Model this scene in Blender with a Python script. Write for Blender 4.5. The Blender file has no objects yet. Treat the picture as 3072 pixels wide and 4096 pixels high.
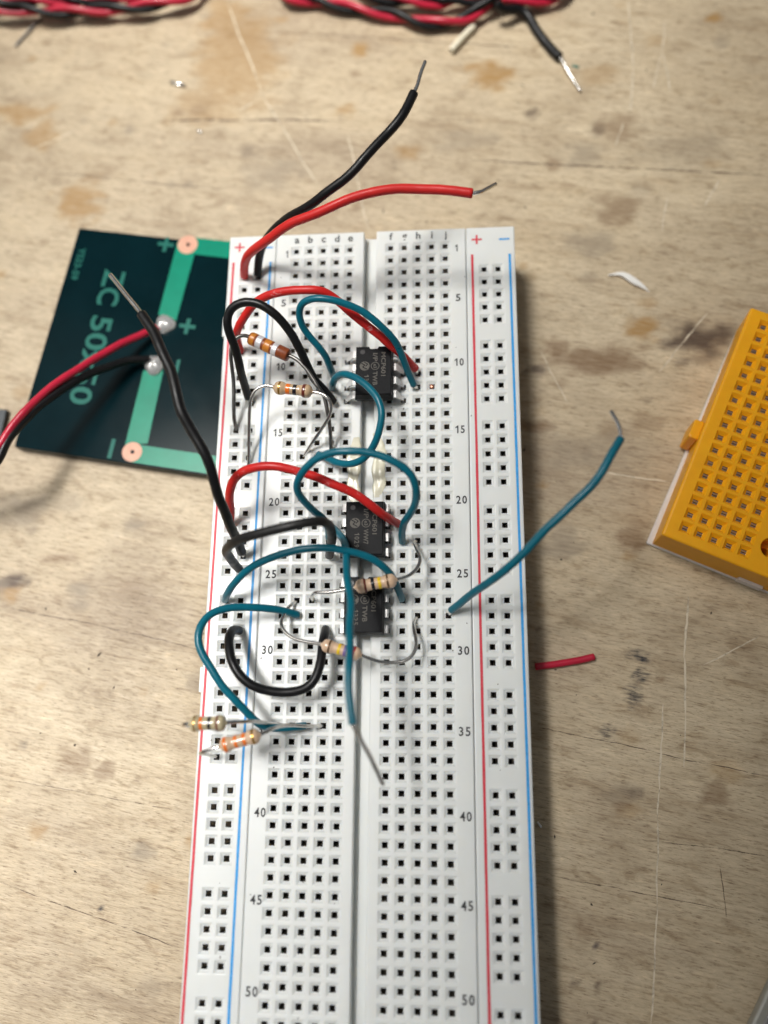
import bpy, bmesh, math, random
from mathutils import Vector, Matrix
random.seed(7)
MM = 0.001          # every coordinate below is in millimetres; z = 0 is the breadboard's hole plane
ZW = -13.0          # top of the workbench

sc = bpy.context.scene
C = sc.collection

# ------------------------------------------------------------------ camera
cam_d = bpy.data.cameras.new('camera')
cam = bpy.data.objects.new('camera', cam_d); C.objects.link(cam)
sc.camera = cam
R = Matrix(((0.996529, 0.010281, 0.082611), (0.010623, 0.968528, -0.248676), (-0.082567, 0.24869, 0.965057)))
cam.matrix_world = Matrix.Translation(Vector((14.63, -85.51, 134.61)) * MM) @ R.to_4x4()
cam_d.sensor_fit = 'AUTO'; cam_d.sensor_width = 36.0
cam_d.lens = 3257.09 / 4096 * 36.0
cam_d.clip_start = 0.005; cam_d.clip_end = 20.0
cam_d.dof.use_dof = True
cam_d.dof.focus_distance = 0.1365
cam_d.dof.aperture_fstop = 7.6

# ------------------------------------------------------------------ light
world = bpy.data.worlds.new('World'); sc.world = world; world.use_nodes = True
wb = world.node_tree.nodes['Background']
wb.inputs['Color'].default_value = (0.93, 0.97, 1.0, 1); wb.inputs['Strength'].default_value = 0.125

def area(name, loc, aim, size, power, color, size_y=None):
    d = bpy.data.lights.new(name, 'AREA'); d.energy = power; d.color = color
    d.shape = 'RECTANGLE'; d.size = size; d.size_y = size_y or size
    o = bpy.data.objects.new(name, d); C.objects.link(o)
    o.location = loc
    o.rotation_euler = (Vector(aim) - Vector(loc)).to_track_quat('-Z', 'Y').to_euler()
    return o
def spot(name, loc, aim, half_angle, power, color, radius):
    d = bpy.data.lights.new(name, 'SPOT'); d.energy = power; d.color = color
    d.spot_size = math.radians(2 * half_angle); d.spot_blend = 1.0; d.shadow_soft_size = radius
    o = bpy.data.objects.new(name, d); C.objects.link(o); o.location = loc
    o.rotation_euler = (Vector(aim) - Vector(loc)).to_track_quat('-Z', 'Y').to_euler()
    return o
# a broad soft lamp at the left, plus two made-up spots over the far half and the near left corner;
# their cones are cut narrow to imitate a shadow on the near right corner
area('bench_lamp_broad', (-0.36, 0.03, 0.46), (-0.03, -0.02, 0), 0.46, 0.85, (1.0, 0.975, 0.93), 0.52)
spot('added_spot_far', (-0.20, 0.17, 0.62), (-0.024, 0.080, -0.01), 13.6, 31.0, (1.0, 0.975, 0.93), 0.105)
spot('added_spot_near', (-0.24, -0.03, 0.62), (-0.088, -0.116, -0.01), 9.6, 33.0, (1.0, 0.98, 0.95), 0.085)

sc.cycles.max_bounces = 8; sc.cycles.diffuse_bounces = 3; sc.cycles.glossy_bounces = 3; sc.cycles.transparent_max_bounces = 6
vs = sc.view_settings
vs.view_transform = 'Standard'; vs.look = 'None'; vs.exposure = 0.0; vs.gamma = 1.0; vs.use_curve_mapping = False

# ------------------------------------------------------------------ measured positions (mm)
WIRES = {
  'w_black_free_top': {'ins': [(-21.06,-5.08,0.6),(-20.03,-2.77,4.0),(-16.94,-2.04,9.0),(-13.83,-2.32,13.0),(-9.62,-2.8,17.0),(-5.51,-2.38,20.0),(-1.43,-0.34,22.0),(2.13,3.09,23.0),(5.05,6.26,23.5),(7.4,8.79,24.0),(9.28,12.99,24.0)],'bare': [[(9.19,12.82,24.0),(9.78,14.18,24.0),(10.36,16.6,24.0),(11.13,18.95,24.0)]],'r': 0.76},
  'w_red_free_top': {'ins': [(-23.6,-5.08,0.5),(-22.76,-4.89,4.0),(-20.34,-5.69,9.0),(-16.39,-6.06,13.5),(-11.35,-5.47,17.0),(-5.89,-4.7,19.0),(-1.03,-3.27,20.0),(4.02,-2.47,20.5),(9.28,-2.19,20.5),(13.64,-2.67,20.5),(18.54,-3.68,20.5)],'bare': [[(18.39,-3.67,20.5),(19.69,-3.47,20.5),(20.9,-2.14,19.5),(22.41,-0.27,18.0)]],'r': 0.78},
  'w_red_arc_upper': {'ins': [(-23.6,-20.32,0.4),(-23.32,-18.94,4.5),(-22.19,-18.67,7.0),(-20.53,-17.69,9.0),(-18.35,-16.7,11.0),(-15.85,-16.17,12.5),(-13.33,-15.89,13.5),(-10.32,-15.95,14.0),(-7.11,-16.32,14.0),(-5.27,-16.52,13.0),(-3.55,-17.61,12.0),(-1.34,-19.5,11.0),(1.6,-21.49,9.5),(3.8,-22.82,8.0),(5.68,-23.93,6.0),(7.41,-24.68,3.5),(8.58,-25.08,1.3)],'bare': [[(8.43,-25.0,1.5),(8.71,-25.29,0.6),(8.89,-25.4,-1)]],'r': 0.72},
  'w_black_arc_upper': {'ins': [(-21.31,-29.89,1.2),(-21.36,-28.66,4.0),(-21.23,-27.04,8.0),(-21.49,-25.09,11.0),(-21.99,-23.25,13.0),(-22.09,-21.21,14.5),(-21.21,-19.8,15.5),(-19.6,-19.14,16.0),(-17.95,-19.04,16.0),(-16.11,-19.67,16.0),(-14.36,-20.77,15.5),(-12.66,-22.16,14.0),(-11.38,-23.66,12.5),(-10.53,-25.25,11.0),(-9.76,-26.81,9.0),(-8.74,-28.37,6.5),(-7.2,-29.85,4.0),(-5.91,-30.94,1.2)],'bare': [[(-21.28,-29.71,1.8),(-21.1,-30.08,0.8),(-21.06,-30.48,-1)],[]],'r': 0.72},
  'w_teal_arc_upper': {'ins': [(-6.35,-25.4,0.5),(-6.19,-25.69,3.0),(-6.73,-24.49,6.0),(-7.86,-23.38,8.0),(-9.53,-21.88,9.5),(-10.39,-20.77,11.0),(-10.52,-19.55,12.5),(-9.84,-18.72,14.0),(-8.38,-18.41,15.0),(-6.35,-18.48,15.5),(-4.69,-18.71,15.5),(-3.11,-19.03,15.0),(-0.37,-20.05,14.0),(1.94,-21.24,13.0),(4.08,-22.59,11.5),(5.33,-23.52,10.0),(6.24,-24.66,7.5),(7.16,-26.15,4.5),(8.29,-28.22,1.2)],'bare': [[(8.19,-28.13,1.4),(8.63,-28.27,0.5),(8.89,-27.94,-1)]],'r': 0.6},
  'w_teal_hook_chip': {'ins': [(-6.35,-27.94,0.4),(-5.76,-28.65,4.0),(-4.73,-28.8,7.0),(-3.22,-29.23,9.0),(-1.86,-29.88,10.0),(-0.23,-31.08,10.8),(1.48,-32.73,11.2),(2.86,-34.59,11.4),(3.54,-36.45,11.3),(3.53,-38.21,11.0),(3.12,-39.81,10.3),(2.3,-41.42,9.2),(0.76,-42.95,7.0),(-0.56,-43.64,5.8),(-2.21,-43.74,4.8),(-4.04,-43.18,3.8),(-6.11,-42.03,2.6),(-8.46,-40.56,1.0)],'bare': [[(-8.28,-40.68,1.1),(-8.86,-40.3,0.5),(-8.89,-40.64,-1)]],'r': 0.6},
  'w_red_arc_middle': {'ins': [(-23.6,-53.34,0.5),(-22.56,-51.03,4.0),(-22.17,-49.74,6.8),(-21.36,-48.52,9.0),(-19.97,-47.38,10.8),(-18.22,-46.74,12.0),(-16.12,-46.57,12.8),(-13.59,-46.61,13.0),(-11.14,-47.0,12.8),(-8.59,-47.55,12.3),(-5.74,-48.34,11.8),(-3.6,-49.3,11.4),(-1.36,-50.02,10.6),(0.88,-51.42,9.6),(2.65,-52.57,8.2),(4.07,-53.34,5.8),(5.66,-53.37,1.8)],'bare': [[(5.45,-53.26,2.0),(6.13,-53.29,0.8),(6.35,-53.34,-1)]],'r': 0.72},
  'w_teal_loop_middle': {'ins': [(6.32,-56.3,0.6),(6.39,-55.41,3.5),(6.94,-54.6,6.5),(8.17,-53.67,10.5),(9.13,-52.57,13.5),(9.42,-51.21,15.8),(8.91,-49.91,17.2),(7.6,-48.71,18.2),(5.6,-47.59,18.8),(3.56,-46.72,19.0),(1.23,-46.15,19.0),(-0.96,-46.02,19.0),(-3.07,-46.16,18.6),(-5.09,-46.72,18.0),(-7.04,-47.59,17.0),(-8.81,-49.12,15.5),(-9.45,-50.28,14.0),(-9.18,-51.27,12.3),(-8.35,-52.08,10.3),(-7.24,-52.84,8.0),(-6.27,-53.39,5.5),(-5.93,-54.35,3.4),(-6.19,-55.47,0.8)],'bare': [],'r': 0.6},
  'w_teal_standing': {'ins': [(-6.35,-53.34,0.5),(-5.02,-54.42,3.0),(-3.85,-55.71,5.2),(-2.67,-57.46,7.6),(-1.98,-59.56,9.8),(-1.47,-62.15,12.0),(-0.92,-65.3,14.0),(-0.36,-68.27,15.6),(-0.14,-70.69,17.0),(0.04,-73.45,18.4),(0.14,-76.1,19.6),(0.23,-78.45,20.6),(0.36,-80.92,21.0),(0.61,-83.34,21.3),(1.02,-86.02,21.3)],'bare': [[(1.0,-85.9,21.3),(1.39,-86.79,20.8),(1.95,-88.11,19.5),(2.89,-90.07,17.5),(3.88,-92.44,15.5),(4.6,-94.23,14.0)]],'r': 0.6},
  'w_black_bridge': {'ins': [(-21.11,-60.98,1.8),(-21.38,-60.43,5.0),(-21.06,-60.17,9.0),(-20.39,-59.87,12.5),(-18.91,-59.59,15.5),(-17.14,-59.3,17.5),(-14.73,-58.94,19.0),(-11.81,-58.51,20.0),(-9.08,-58.02,20.3),(-6.48,-57.43,20.0),(-4.64,-57.03,19.0),(-3.92,-56.97,16.5),(-3.84,-57.21,13.0),(-4.15,-57.64,9.8),(-4.87,-58.19,6.2),(-5.94,-58.6,1.2)],'bare': [[(-21.2,-60.88,2.1),(-20.98,-60.95,0.8),(-21.06,-60.96,-1)]],'r': 0.74},
  'w_black_free_left': {'ins': [(-20.84,-58.11,1.8),(-20.68,-57.04,5.5),(-20.72,-55.86,9.0),(-21.03,-54.35,12.0),(-21.32,-52.49,15.0),(-21.41,-50.84,17.0),(-21.87,-48.64,18.8),(-22.47,-46.72,20.0),(-24.37,-43.43,21.0),(-26.05,-40.57,22.0),(-26.9,-37.26,22.5),(-27.96,-33.7,22.5),(-29.79,-30.33,22.5),(-31.74,-26.81,22.3),(-33.65,-23.88,22.0)],'bare': [[(-20.88,-57.99,2.0),(-20.87,-58.24,0.9),(-21.06,-58.42,-1)],[(-33.46,-24.17,22.0),(-33.95,-23.48,21.8),(-36.89,-19.88,21.0),(-40.32,-15.61,20.0)]],'r': 0.8},
  'w_teal_arc_rail': {'ins': [(-23.6,-66.04,0.6),(-22.52,-65.45,3.5),(-20.34,-63.7,6.5),(-17.98,-62.3,8.5),(-15.34,-61.13,10.0),(-12.27,-60.33,11.0),(-8.62,-59.79,11.4),(-5.78,-59.59,11.4),(-3.36,-59.66,11.2),(-1.13,-59.91,10.8),(0.81,-60.25,10.3),(2.6,-60.99,9.6),(4.09,-62.09,8.5),(5.24,-63.48,6.5),(5.96,-64.98,4.0),(6.36,-66.01,1.0)],'bare': [],'r': 0.6},
  'w_teal_loop_left': {'ins': [(-10.89,-68.59,0.9),(-12.25,-68.35,2.2),(-14.18,-68.12,3.8),(-16.81,-68.05,5.4),(-19.49,-68.17,6.5),(-21.92,-68.46,7.3),(-23.72,-69.32,8.0),(-24.74,-70.76,8.7),(-24.97,-72.59,9.2),(-24.66,-74.56,9.3),(-23.76,-76.49,9.2),(-22.58,-78.17,9.0),(-20.98,-80.33,8.6),(-19.18,-82.21,8.0),(-17.43,-84.22,7.2),(-15.92,-85.89,6.0),(-14.69,-86.61,5.0),(-13.22,-86.73,3.8),(-11.15,-86.61,2.6),(-8.9,-86.38,1.4)],'bare': [[(-9.03,-86.38,1.5),(-8.89,-86.36,-1)]],'r': 0.62},
  'w_black_u': {'ins': [(-20.75,-71.19,0.9),(-21.01,-71.26,3.2),(-21.15,-72.18,5.0),(-21.0,-73.74,6.2),(-20.4,-75.79,7.0),(-19.34,-77.77,7.3),(-17.68,-79.56,7.2),(-15.27,-80.84,6.8),(-12.47,-81.45,6.4),(-9.66,-81.25,6.2),(-7.54,-80.25,6.1),(-6.61,-78.51,6.0),(-6.13,-76.38,5.6),(-6.04,-74.19,4.8),(-6.14,-72.29,3.0),(-6.28,-70.88,0.8)],'bare': [],'r': 0.74},
  'w_teal_free_right': {'ins': [(14.38,-67.88,1.2),(16.81,-66.5,5.0),(19.04,-65.45,9.0),(22.01,-63.89,13.5),(24.88,-61.7,16.0),(28.95,-57.81,18.3),(32.09,-54.94,19.3),(34.5,-52.63,20.0),(36.74,-49.5,20.5),(38.32,-46.96,20.5),(39.24,-45.37,20.5)],'bare': [[(14.62,-67.72,1.6),(14.2,-68.21,0.6),(13.97,-68.58,-1)],[(39.18,-45.47,20.5),(39.26,-44.61,20.4),(39.02,-42.88,20.0),(38.36,-40.62,19.0)]],'r': 0.62},
  'w_panel_red': {'ins': [(-43.5,-10.12,-9.0),(-45.52,-11.82,-8.0),(-49.47,-15.07,-6.0),(-53.26,-19.39,-3.5),(-56.92,-23.72,-1.2),(-59.64,-27.11,0.3),(-62.56,-31.76,1.5),(-64.94,-35.57,2.0),(-67.76,-40.08,2.0),(-92.0,-47.0,-1.5),(-100.0,-62.0,-7.5),(-106.0,-80.0,-12.0),(-110.0,-100.0,-12.2)],'bare': [],'r': 0.72},
  'w_panel_black': {'ins': [(-44.53,-16.87,-9.2),(-47.7,-17.55,-8.0),(-51.24,-19.86,-5.8),(-54.84,-22.92,-3.5),(-57.45,-26.01,-1.5),(-60.43,-29.75,0.0),(-63.2,-33.8,1.0),(-65.18,-37.79,1.6),(-67.13,-41.83,1.6),(-90.0,-53.0,-1.5),(-97.0,-68.0,-7.5),(-101.0,-84.0,-12.0),(-103.0,-102.0,-12.2)],'bare': [],'r': 0.78},
  'w_cable_end_black': {'ins': [(25.24,63.26,-8.0),(25.76,62.79,-8.5),(27.1,62.71,-9.5),(29.25,63.78,-10.5),(30.86,64.06,-11.2),(32.4,62.63,-11.6),(33.86,59.54,-11.8),(35.79,55.82,-12.0),(38.61,51.85,-11.8)],'bare': [[(38.42,52.17,-11.8),(39.36,50.41,-11.8),(40.07,48.7,-12.0),(41.38,46.14,-12.3),(42.65,43.57,-12.4)]],'r': 0.95},
  'w_white_tube': {'ins': [(20.58,61.7,-12.2),(18.05,58.59,-12.2),(15.53,55.47,-12.2)],'bare': [],'r': 0.75},
  'w_red_scrap': {'ins': [(28.98,-76.0,-12.3),(32.68,-75.59,-12.3),(35.82,-75.02,-12.3),(39.32,-74.19,-12.3)],'bare': [],'r': 0.62},
  'w_bare_pin': {'ins': [(-84.47,64.09,-12.7),(-78.54,72.4,-12.5)],'bare': [],'r': 0.27},
}
CABLES = {
  'cable_left_low': [(-128.05,73.79,-11.0),(-109.09,72.58,-10.0),(-90.13,71.38,-10.0),(-85.25,71.07,-9.5),(-80.71,70.92,-9.5),(-76.61,70.35,-9.8),(-72.84,70.16,-10.0),(-68.06,70.3,-10.0),(-63.27,70.2,-10.0),(-58.5,70.07,-10.0),(-53.77,70.16,-10.0),(-49.73,70.8,-10.0),(-46.02,71.46,-10.0),(-42.37,73.06,-10.0),(-36.12,91.0,-10.0),(-29.87,108.94,-11.0)],
  'cable_left_high': [(-127.04,72.3,-11.0),(-108.04,72.09,-8.0),(-89.04,71.89,-8.0),(-83.24,71.82,-8.0),(-78.76,72.38,-8.5),(-74.21,72.37,-9.0),(-69.32,72.33,-9.5),(-65.12,72.73,-10.0),(-60.35,72.93,-10.0),(-55.66,73.71,-10.0),(-48.4,91.27,-10.0),(-41.14,108.83,-11.0)],
  'cable_mid': [(-35.04,107.18,-11.0),(-28.35,89.39,-10.5),(-21.66,71.61,-10.5),(-17.66,70.32,-10.7),(-13.41,69.64,-11.0),(-8.8,68.1,-11.0),(-2.73,66.24,-11.0),(3.29,64.7,-11.0),(6.87,63.27,-11.0),(10.72,61.9,-11.0),(14.84,61.67,-11.0),(14.68,61.72,-11.0),(17.82,62.29,-11.0),(20.43,63.09,-10.5),(22.51,64.28,-10.0),(24.33,65.38,-9.5),(25.63,66.83,-9.0),(29.79,85.37,-9.0),(33.95,103.91,-11.0)],
  'cable_high': [(-16.75,106.89,-11.0),(-10.5,88.95,-10.5),(-4.26,71.0,-10.5),(0.29,68.99,-10.5),(5.69,67.91,-10.5),(10.75,67.08,-10.5),(14.89,66.59,-10.5),(14.73,66.94,-10.5),(18.67,67.03,-10.5),(23.08,66.81,-10.0),(31.02,84.07,-10.0),(38.96,101.33,-11.0)],
  'cable_right': [(24.62,65.72,-10.0),(26.72,65.7,-10.5),(29.31,65.7,-10.5),(32.15,65.8,-10.5),(34.99,65.9,-10.5),(38.61,66.46,-10.5),(45.91,84.0,-10.5),(53.22,101.54,-11.0)],
}
RES = {
  'r_brown_silver': {'a': (-19.45,-22.13,9.2),'b': (-12.64,-25.62,9.2),'la': [(-19.62,-21.87,9.2),(-20.75,-21.58,9.2),(-21.83,-21.99,9.2),(-22.64,-22.99,8.8),(-22.98,-24.21,8.2),(-23.15,-26.26,6.4),(-23.14,-28.19,5.0),(-23.3,-31.47,3.4),(-23.52,-33.94,1.9),(-23.6,-35.56,-0.6)],'lb': [(-12.48,-25.63,9.2),(-11.13,-26.4,9.2),(-9.9,-27.59,8.9),(-8.7,-29.21,8.4),(-7.5,-31.12,7.8),(-6.88,-31.75,7.2),(-6.3,-34.23,6.0),(-6.04,-36.51,4.2),(-6.1,-38.16,2.4),(-6.35,-40.64,-0.6)]},
  'r_ten_k': {'a': (-15.36,-30.81,8.0),'b': (-8.4,-31.82,8.0),'la': [(-15.48,-30.59,8.0),(-17.12,-30.55,8.0),(-18.36,-31.14,7.9),(-19.13,-32.2,7.4),(-19.6,-33.6,6.4),(-19.94,-35.53,5.0),(-20.35,-38.11,3.0),(-20.68,-40.81,1.2),(-21.06,-43.18,-0.6)],'lb': [(-8.37,-31.83,8.0),(-7.13,-32.11,8.0),(-6.03,-32.8,8.0),(-5.39,-33.75,7.6),(-5.41,-34.61,6.9),(-5.95,-35.71,6.0),(-7.61,-37.22,4.0),(-9.47,-38.95,2.0),(-11.43,-40.64,-0.6)]},
  'r_yellow_band': {'a': (-0.84,-65.09,7.6),'b': (6.01,-63.81,7.6),'la': [(-0.86,-65.1,7.4),(-2.35,-65.32,7.0),(-5.32,-65.68,6.5),(-7.23,-65.59,6.0),(-8.02,-65.8,4.5),(-8.89,-66.04,-0.6)],'lb': [(6.03,-63.75,7.4),(7.41,-63.16,6.5),(8.66,-62.13,5.6),(9.44,-60.69,5.0),(9.45,-59.55,4.5),(8.88,-58.11,3.4),(8.43,-56.46,1.4),(8.89,-55.88,-0.6)]},
  'r_violet_band': {'a': (-6.05,-73.9,6.6),'b': (0.46,-75.61,6.6),'la': [(-6.14,-73.85,6.4),(-8.46,-73.47,5.6),(-10.78,-72.84,5.0),(-12.47,-71.64,4.5),(-13.14,-70.42,4.0),(-12.86,-68.68,3.0),(-12.2,-67.19,1.9),(-11.43,-66.04,-0.6)],'lb': [(0.48,-75.64,6.4),(2.0,-76.2,5.6),(3.81,-76.57,5.0),(5.94,-76.55,4.8),(7.5,-76.11,4.7),(8.46,-75.11,4.5),(8.85,-73.64,4.0),(8.58,-71.82,3.0),(8.25,-69.91,1.5),(8.89,-68.58,-0.6)]},
  'r_rail_upper': {'a': (-24.41,-86.18,13.0),'b': (-18.62,-86.01,13.0),'la': [(-24.37,-86.15,13.0),(-25.35,-86.29,12.5),(-26.01,-86.49,10.0),(-25.11,-86.48,4.0),(-23.6,-86.36,-0.6)],'lb': [(-18.66,-85.96,13.0),(-17.23,-85.87,12.0),(-15.67,-85.77,10.0),(-14.49,-85.95,6.0),(-13.52,-86.22,2.5),(-11.43,-86.36,-0.6)]},
  'r_rail_lower': {'a': (-20.19,-89.46,11.0),'b': (-13.94,-87.65,11.0),'la': [(-20.16,-89.46,11.0),(-21.65,-89.93,11.0),(-23.22,-90.44,10.0),(-23.79,-90.85,5.0),(-23.6,-91.44,-0.6)],'lb': [(-13.97,-87.6,11.0),(-12.85,-86.98,10.0),(-11.92,-86.48,8.0),(-10.31,-86.28,5.5),(-8.19,-86.41,3.0),(-6.35,-86.36,-0.6)]},
}
PCB = {
  'outline': [(-62.73,14.17,-10.35),(-70.74,-34.12,-10.35)],
  'tr_up': [(-41.18,10.02,-10.35),(-37.44,6.79,-10.35),(-40.25,-8.62,-10.35),(-43.94,-6.48,-10.35)],
  'tr_up_h': [(-39.21,11.02,-10.35),(-29.72,9.92,-10.35),(-29.49,5.9,-10.35),(-38.23,7.02,-10.35)],
  'tr_lo': [(-45.98,-18.72,-10.35),(-41.92,-18.83,-10.35),(-43.83,-34.02,-10.35),(-48.29,-34.11,-10.35)],
  'tr_lo_h': [(-47.14,-33.96,-10.35),(-29.62,-36.29,-10.35),(-30.0,-40.43,-10.35),(-47.14,-37.67,-10.35)],
  'pads': [(-39.01,9.16,-10.35),(-46.76,-35.66,-10.35)],
  'padr': [(-36.91,9.07,-10.35),(-44.78,-35.7,-10.35)],
  'solder': [(-42.28,-8.81,-10.35),(-43.71,-17.64,-10.35)],
  'solr': [(-40.16,-8.88,-10.35),(-41.51,-17.7,-10.35)],
  'txt': {'ZC': [(-53.75,4.0,-10.35),(-58.63,-26.16,-10.35)],'small': [(-61.38,9.32,-10.35),(-62.56,2.05,-10.35)],'p1': [(-43.66,9.43,-10.35)],'p2': [(-37.74,-9.32,-10.35)],'m1': [(-39.13,-18.02,-10.35)],'m2': [(-50.93,-34.91,-10.35)]},
}
STAINS = [(-31.89,56.37,11,15,'amber',0.5),(-35.24,69.59,6,6,'amber',0.5),(-39.67,44.97,9,6,'amber',0.35),(-80.4,45.85,7,2.5,'amber',0.6),(-75.26,39.5,4,4,'amber',0.55),(-64.4,22.45,5,6,'amber',0.7),(-4.44,57.91,2.2,2.2,'amber',0.9),(23.95,49.0,5,3.5,'amber',0.8),(49.01,34.72,4,4,'brown',0.5),(48.78,15.48,5,4,'brown',0.6),(71.85,60.71,2,1.5,'amber',0.9),(36.29,26.16,2,2,'brown',0.6),(62.85,-13.68,8,4.4,'dark',1.0),(45.02,-18.44,10,3.5,'brown',0.8),(35.49,-14.97,2.5,2.2,'brown',0.7),(51.9,-11.18,4,2.5,'amber',0.8),(47.25,-53.48,3.5,2,'brown',0.7),(34.16,-54.32,4.5,4,'grey',0.55),(30.09,-30.95,5,1.3,'brown',0.8),(31.49,-19.43,2.5,1.2,'dark',0.7),(-69.25,-60.48,5,1.5,'dark',0.9),(-59.63,-56.16,4,1.6,'brown',0.55),(-55.54,-61.44,3,2,'grey',0.6),(-70.38,-62.5,3,2,'amber',0.7),(-69.34,-46.82,7,3,'grey',0.5),(47.09,-74.09,2.2,1.1,'ink',0.95),(47.06,-77.27,1.5,1.3,'ink',0.95),(45.77,-80.68,1.6,2.2,'ink',0.7),(40.78,-86.97,1.4,1.4,'ink',0.6),(37.48,-120.28,0.55,0.5,'purple',1.0),(-39.5,-108.09,2.6,1.6,'grey',0.6),(-46.1,-117.39,0.5,0.3,'ink',0.9),(33.61,-126.24,1.2,0.7,'dark',0.6),(37.16,-126.3,1.0,0.5,'dark',0.7),(50.55,-77.76,0.9,0.55,'brown',0.9),(42.32,-99.15,1.4,1.2,'brown',0.4),(61.07,28.54,12,5,'grey',0.3),(19.32,33.28,8,3,'grey',0.35),(-36.23,-34.55,6,3,'grey',0.35),(-22.66,27.53,7,4,'grey',0.4),(40.16,-35.88,14,4,'grey',0.35),(-59.12,28.79,5,2,'brown',0.3),(-55.1,40.04,1.5,1.2,'grey',0.6),(-61.0,-44.39,6,3,'grey',0.3)]
SCR = [((-35.01,72.44),(-26.05,48.05),0.22,0.8),((-26.05,48.05),(-12.91,23.92),0.18,0.6),((-6.8,36.19),(-1.97,12.9),0.18,0.6),((54.08,66.95),(53.88,48.82),0.2,0.7),((53.88,48.82),(52.76,38.49),0.2,0.6),((61.49,60.89),(60.15,52.55),0.14,0.7),((60.15,52.55),(57.73,43.9),0.16,0.7),((60.56,52.52),(61.32,42.55),0.16,0.7),((51.16,35.7),(49.2,30.21),0.18,0.6),((69.29,20.91),(65.81,15.19),0.2,0.7),((58.76,17.66),(57.06,9.78),0.16,0.5),((64.24,-8.34),(54.4,-20.46),0.16,0.8),((32.25,-15.62),(36.94,-26.28),0.14,0.5),((42.55,-40.23),(54.36,-42.38),0.2,0.5),((56.35,-63.4),(55.76,-68.58),0.15,0.5),((56.37,-64.16),(54.76,-74.23),0.2,0.6),((54.76,-74.23),(54.16,-83.96),0.2,0.7),((54.16,-83.96),(53.16,-92.45),0.16,0.6),((50.61,-82.07),(48.29,-101.09),0.16,0.8),((48.29,-101.09),(47.35,-114.32),0.18,0.8),((47.35,-114.32),(45.26,-131.37),0.18,0.9),((57.91,-75.54),(67.72,-70.56),0.14,0.6),((-77.56,36.13),(-67.74,40.77),0.15,0.3),((-27.37,45.52),(-30.63,43.77),0.2,0.5)]
CRK = [((-70.96,-65.22),(-51.0,-68.7),0.1,0.75),((-51.0,-68.7),(-32.25,-73.12),0.09,0.7),((28.58,-86.15),(48.7,-90.2),0.09,0.8),((48.7,-90.2),(66.88,-93.8),0.09,0.8),((45.6,-104.15),(65.62,-106.05),0.1,0.6),((57.89,-108.29),(58.12,-115.73),0.1,0.7),((-48.03,42.15),(-9.38,39.88),0.28,0.5),((-26.62,64.47),(31.52,56.02),0.14,0.45),((-72.25,30.1),(-32.77,23.74),0.12,0.3),((19.25,28.39),(78.78,21.71),0.16,0.4),((-64.51,-113.5),(-31.65,-122.78),0.11,0.5),((-66.84,-96.08),(-34.17,-100.99),0.07,0.35),((30.29,-109.95),(58.03,-114.51),0.09,0.4)]
CRESCENT = [(46.01,0.33,-12.6),(48.55,0.29,-12.2),(50.69,-1.31,-12.0),(52.28,-2.44,-12.2),(53.61,-3.6,-12.7)]
CLIP = [[(-46.82,51.8,-12.7),(-43.31,50.65,-12.7)],[(-39.86,38.87,-12.8),(-38.7,38.29,-12.8)],[(28.43,-101.57,-12.7),(29.15,-102.54,-12.7)],[(41.37,50.68,-12.8),(42.65,50.02,-12.8)]]
MODULE = [(-74.14,-25.7,-11.8),(-74.5,-29.45,-11.8),(-75.62,-25.28,-11.8)]
CASE = [(62.93,-125.18,-11.0),(59.94,-130.19,-11.0)]
YEL = [(54.29,-53.14,-4.2),(63.59,-57.32,-4.2)]

# ------------------------------------------------------------------ materials
def newmat(name):
    m = bpy.data.materials.new(name); m.use_nodes = True
    nt = m.node_tree
    return m, nt, nt.nodes['Principled BSDF']

def coords(nt, scale=1000.0, rot=(0, 0, 0)):
    tc = nt.nodes.new('ShaderNodeTexCoord'); mp = nt.nodes.new('ShaderNodeMapping')
    mp.inputs['Scale'].default_value = (scale,) * 3 if not hasattr(scale, '__len__') else scale
    mp.inputs['Rotation'].default_value = rot
    nt.links.new(tc.outputs['Object'], mp.inputs['Vector'])
    return mp.outputs['Vector']

def noise(nt, vec, scale, detail=3.0, rough=0.55, dist=0.0):
    n = nt.nodes.new('ShaderNodeTexNoise')
    n.inputs['Scale'].default_value = scale; n.inputs['Detail'].default_value = detail
    n.inputs['Roughness'].default_value = rough; n.inputs['Distortion'].default_value = dist
    nt.links.new(vec, n.inputs['Vector'])
    return n.outputs['Fac']

def ramp(nt, fac, stops):
    r = nt.nodes.new('ShaderNodeValToRGB'); e = r.color_ramp.elements
    while len(e) < len(stops): e.new(0.5)
    for i, (p, c) in enumerate(stops):
        e[i].position = p; e[i].color = tuple(c) + (1,) if len(c) == 3 else c
    nt.links.new(fac, r.inputs['Fac'])
    return r.outputs['Color']

def mix(nt, fac, a, b, mode='MIX'):
    m = nt.nodes.new('ShaderNodeMix'); m.data_type = 'RGBA'; m.blend_type = mode
    for sock, v in ((m.inputs[0], fac), (m.inputs[6], a), (m.inputs[7], b)):
        if hasattr(v, 'is_output'): nt.links.new(v, sock)
        elif hasattr(v, '__len__'): sock.default_value = tuple(v) + (1,)
        else: sock.default_value = v
    return m.outputs[2]

def math_n(nt, op, a, b=None, c=None, clamp=False):
    m = nt.nodes.new('ShaderNodeMath'); m.operation = op; m.use_clamp = clamp
    for i, v in enumerate((a, b, c)):
        if v is None: continue
        if hasattr(v, 'is_output'): nt.links.new(v, m.inputs[i])
        else: m.inputs[i].default_value = v
    return m.outputs[0]

def vmath(nt, op, a, b=None, out=0):
    m = nt.nodes.new('ShaderNodeVectorMath'); m.operation = op
    for i, v in enumerate((a, b)):
        if v is None: continue
        if hasattr(v, 'is_output'): nt.links.new(v, m.inputs[i])
        else: m.inputs[i].default_value = v
    return m.outputs[out]

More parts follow.
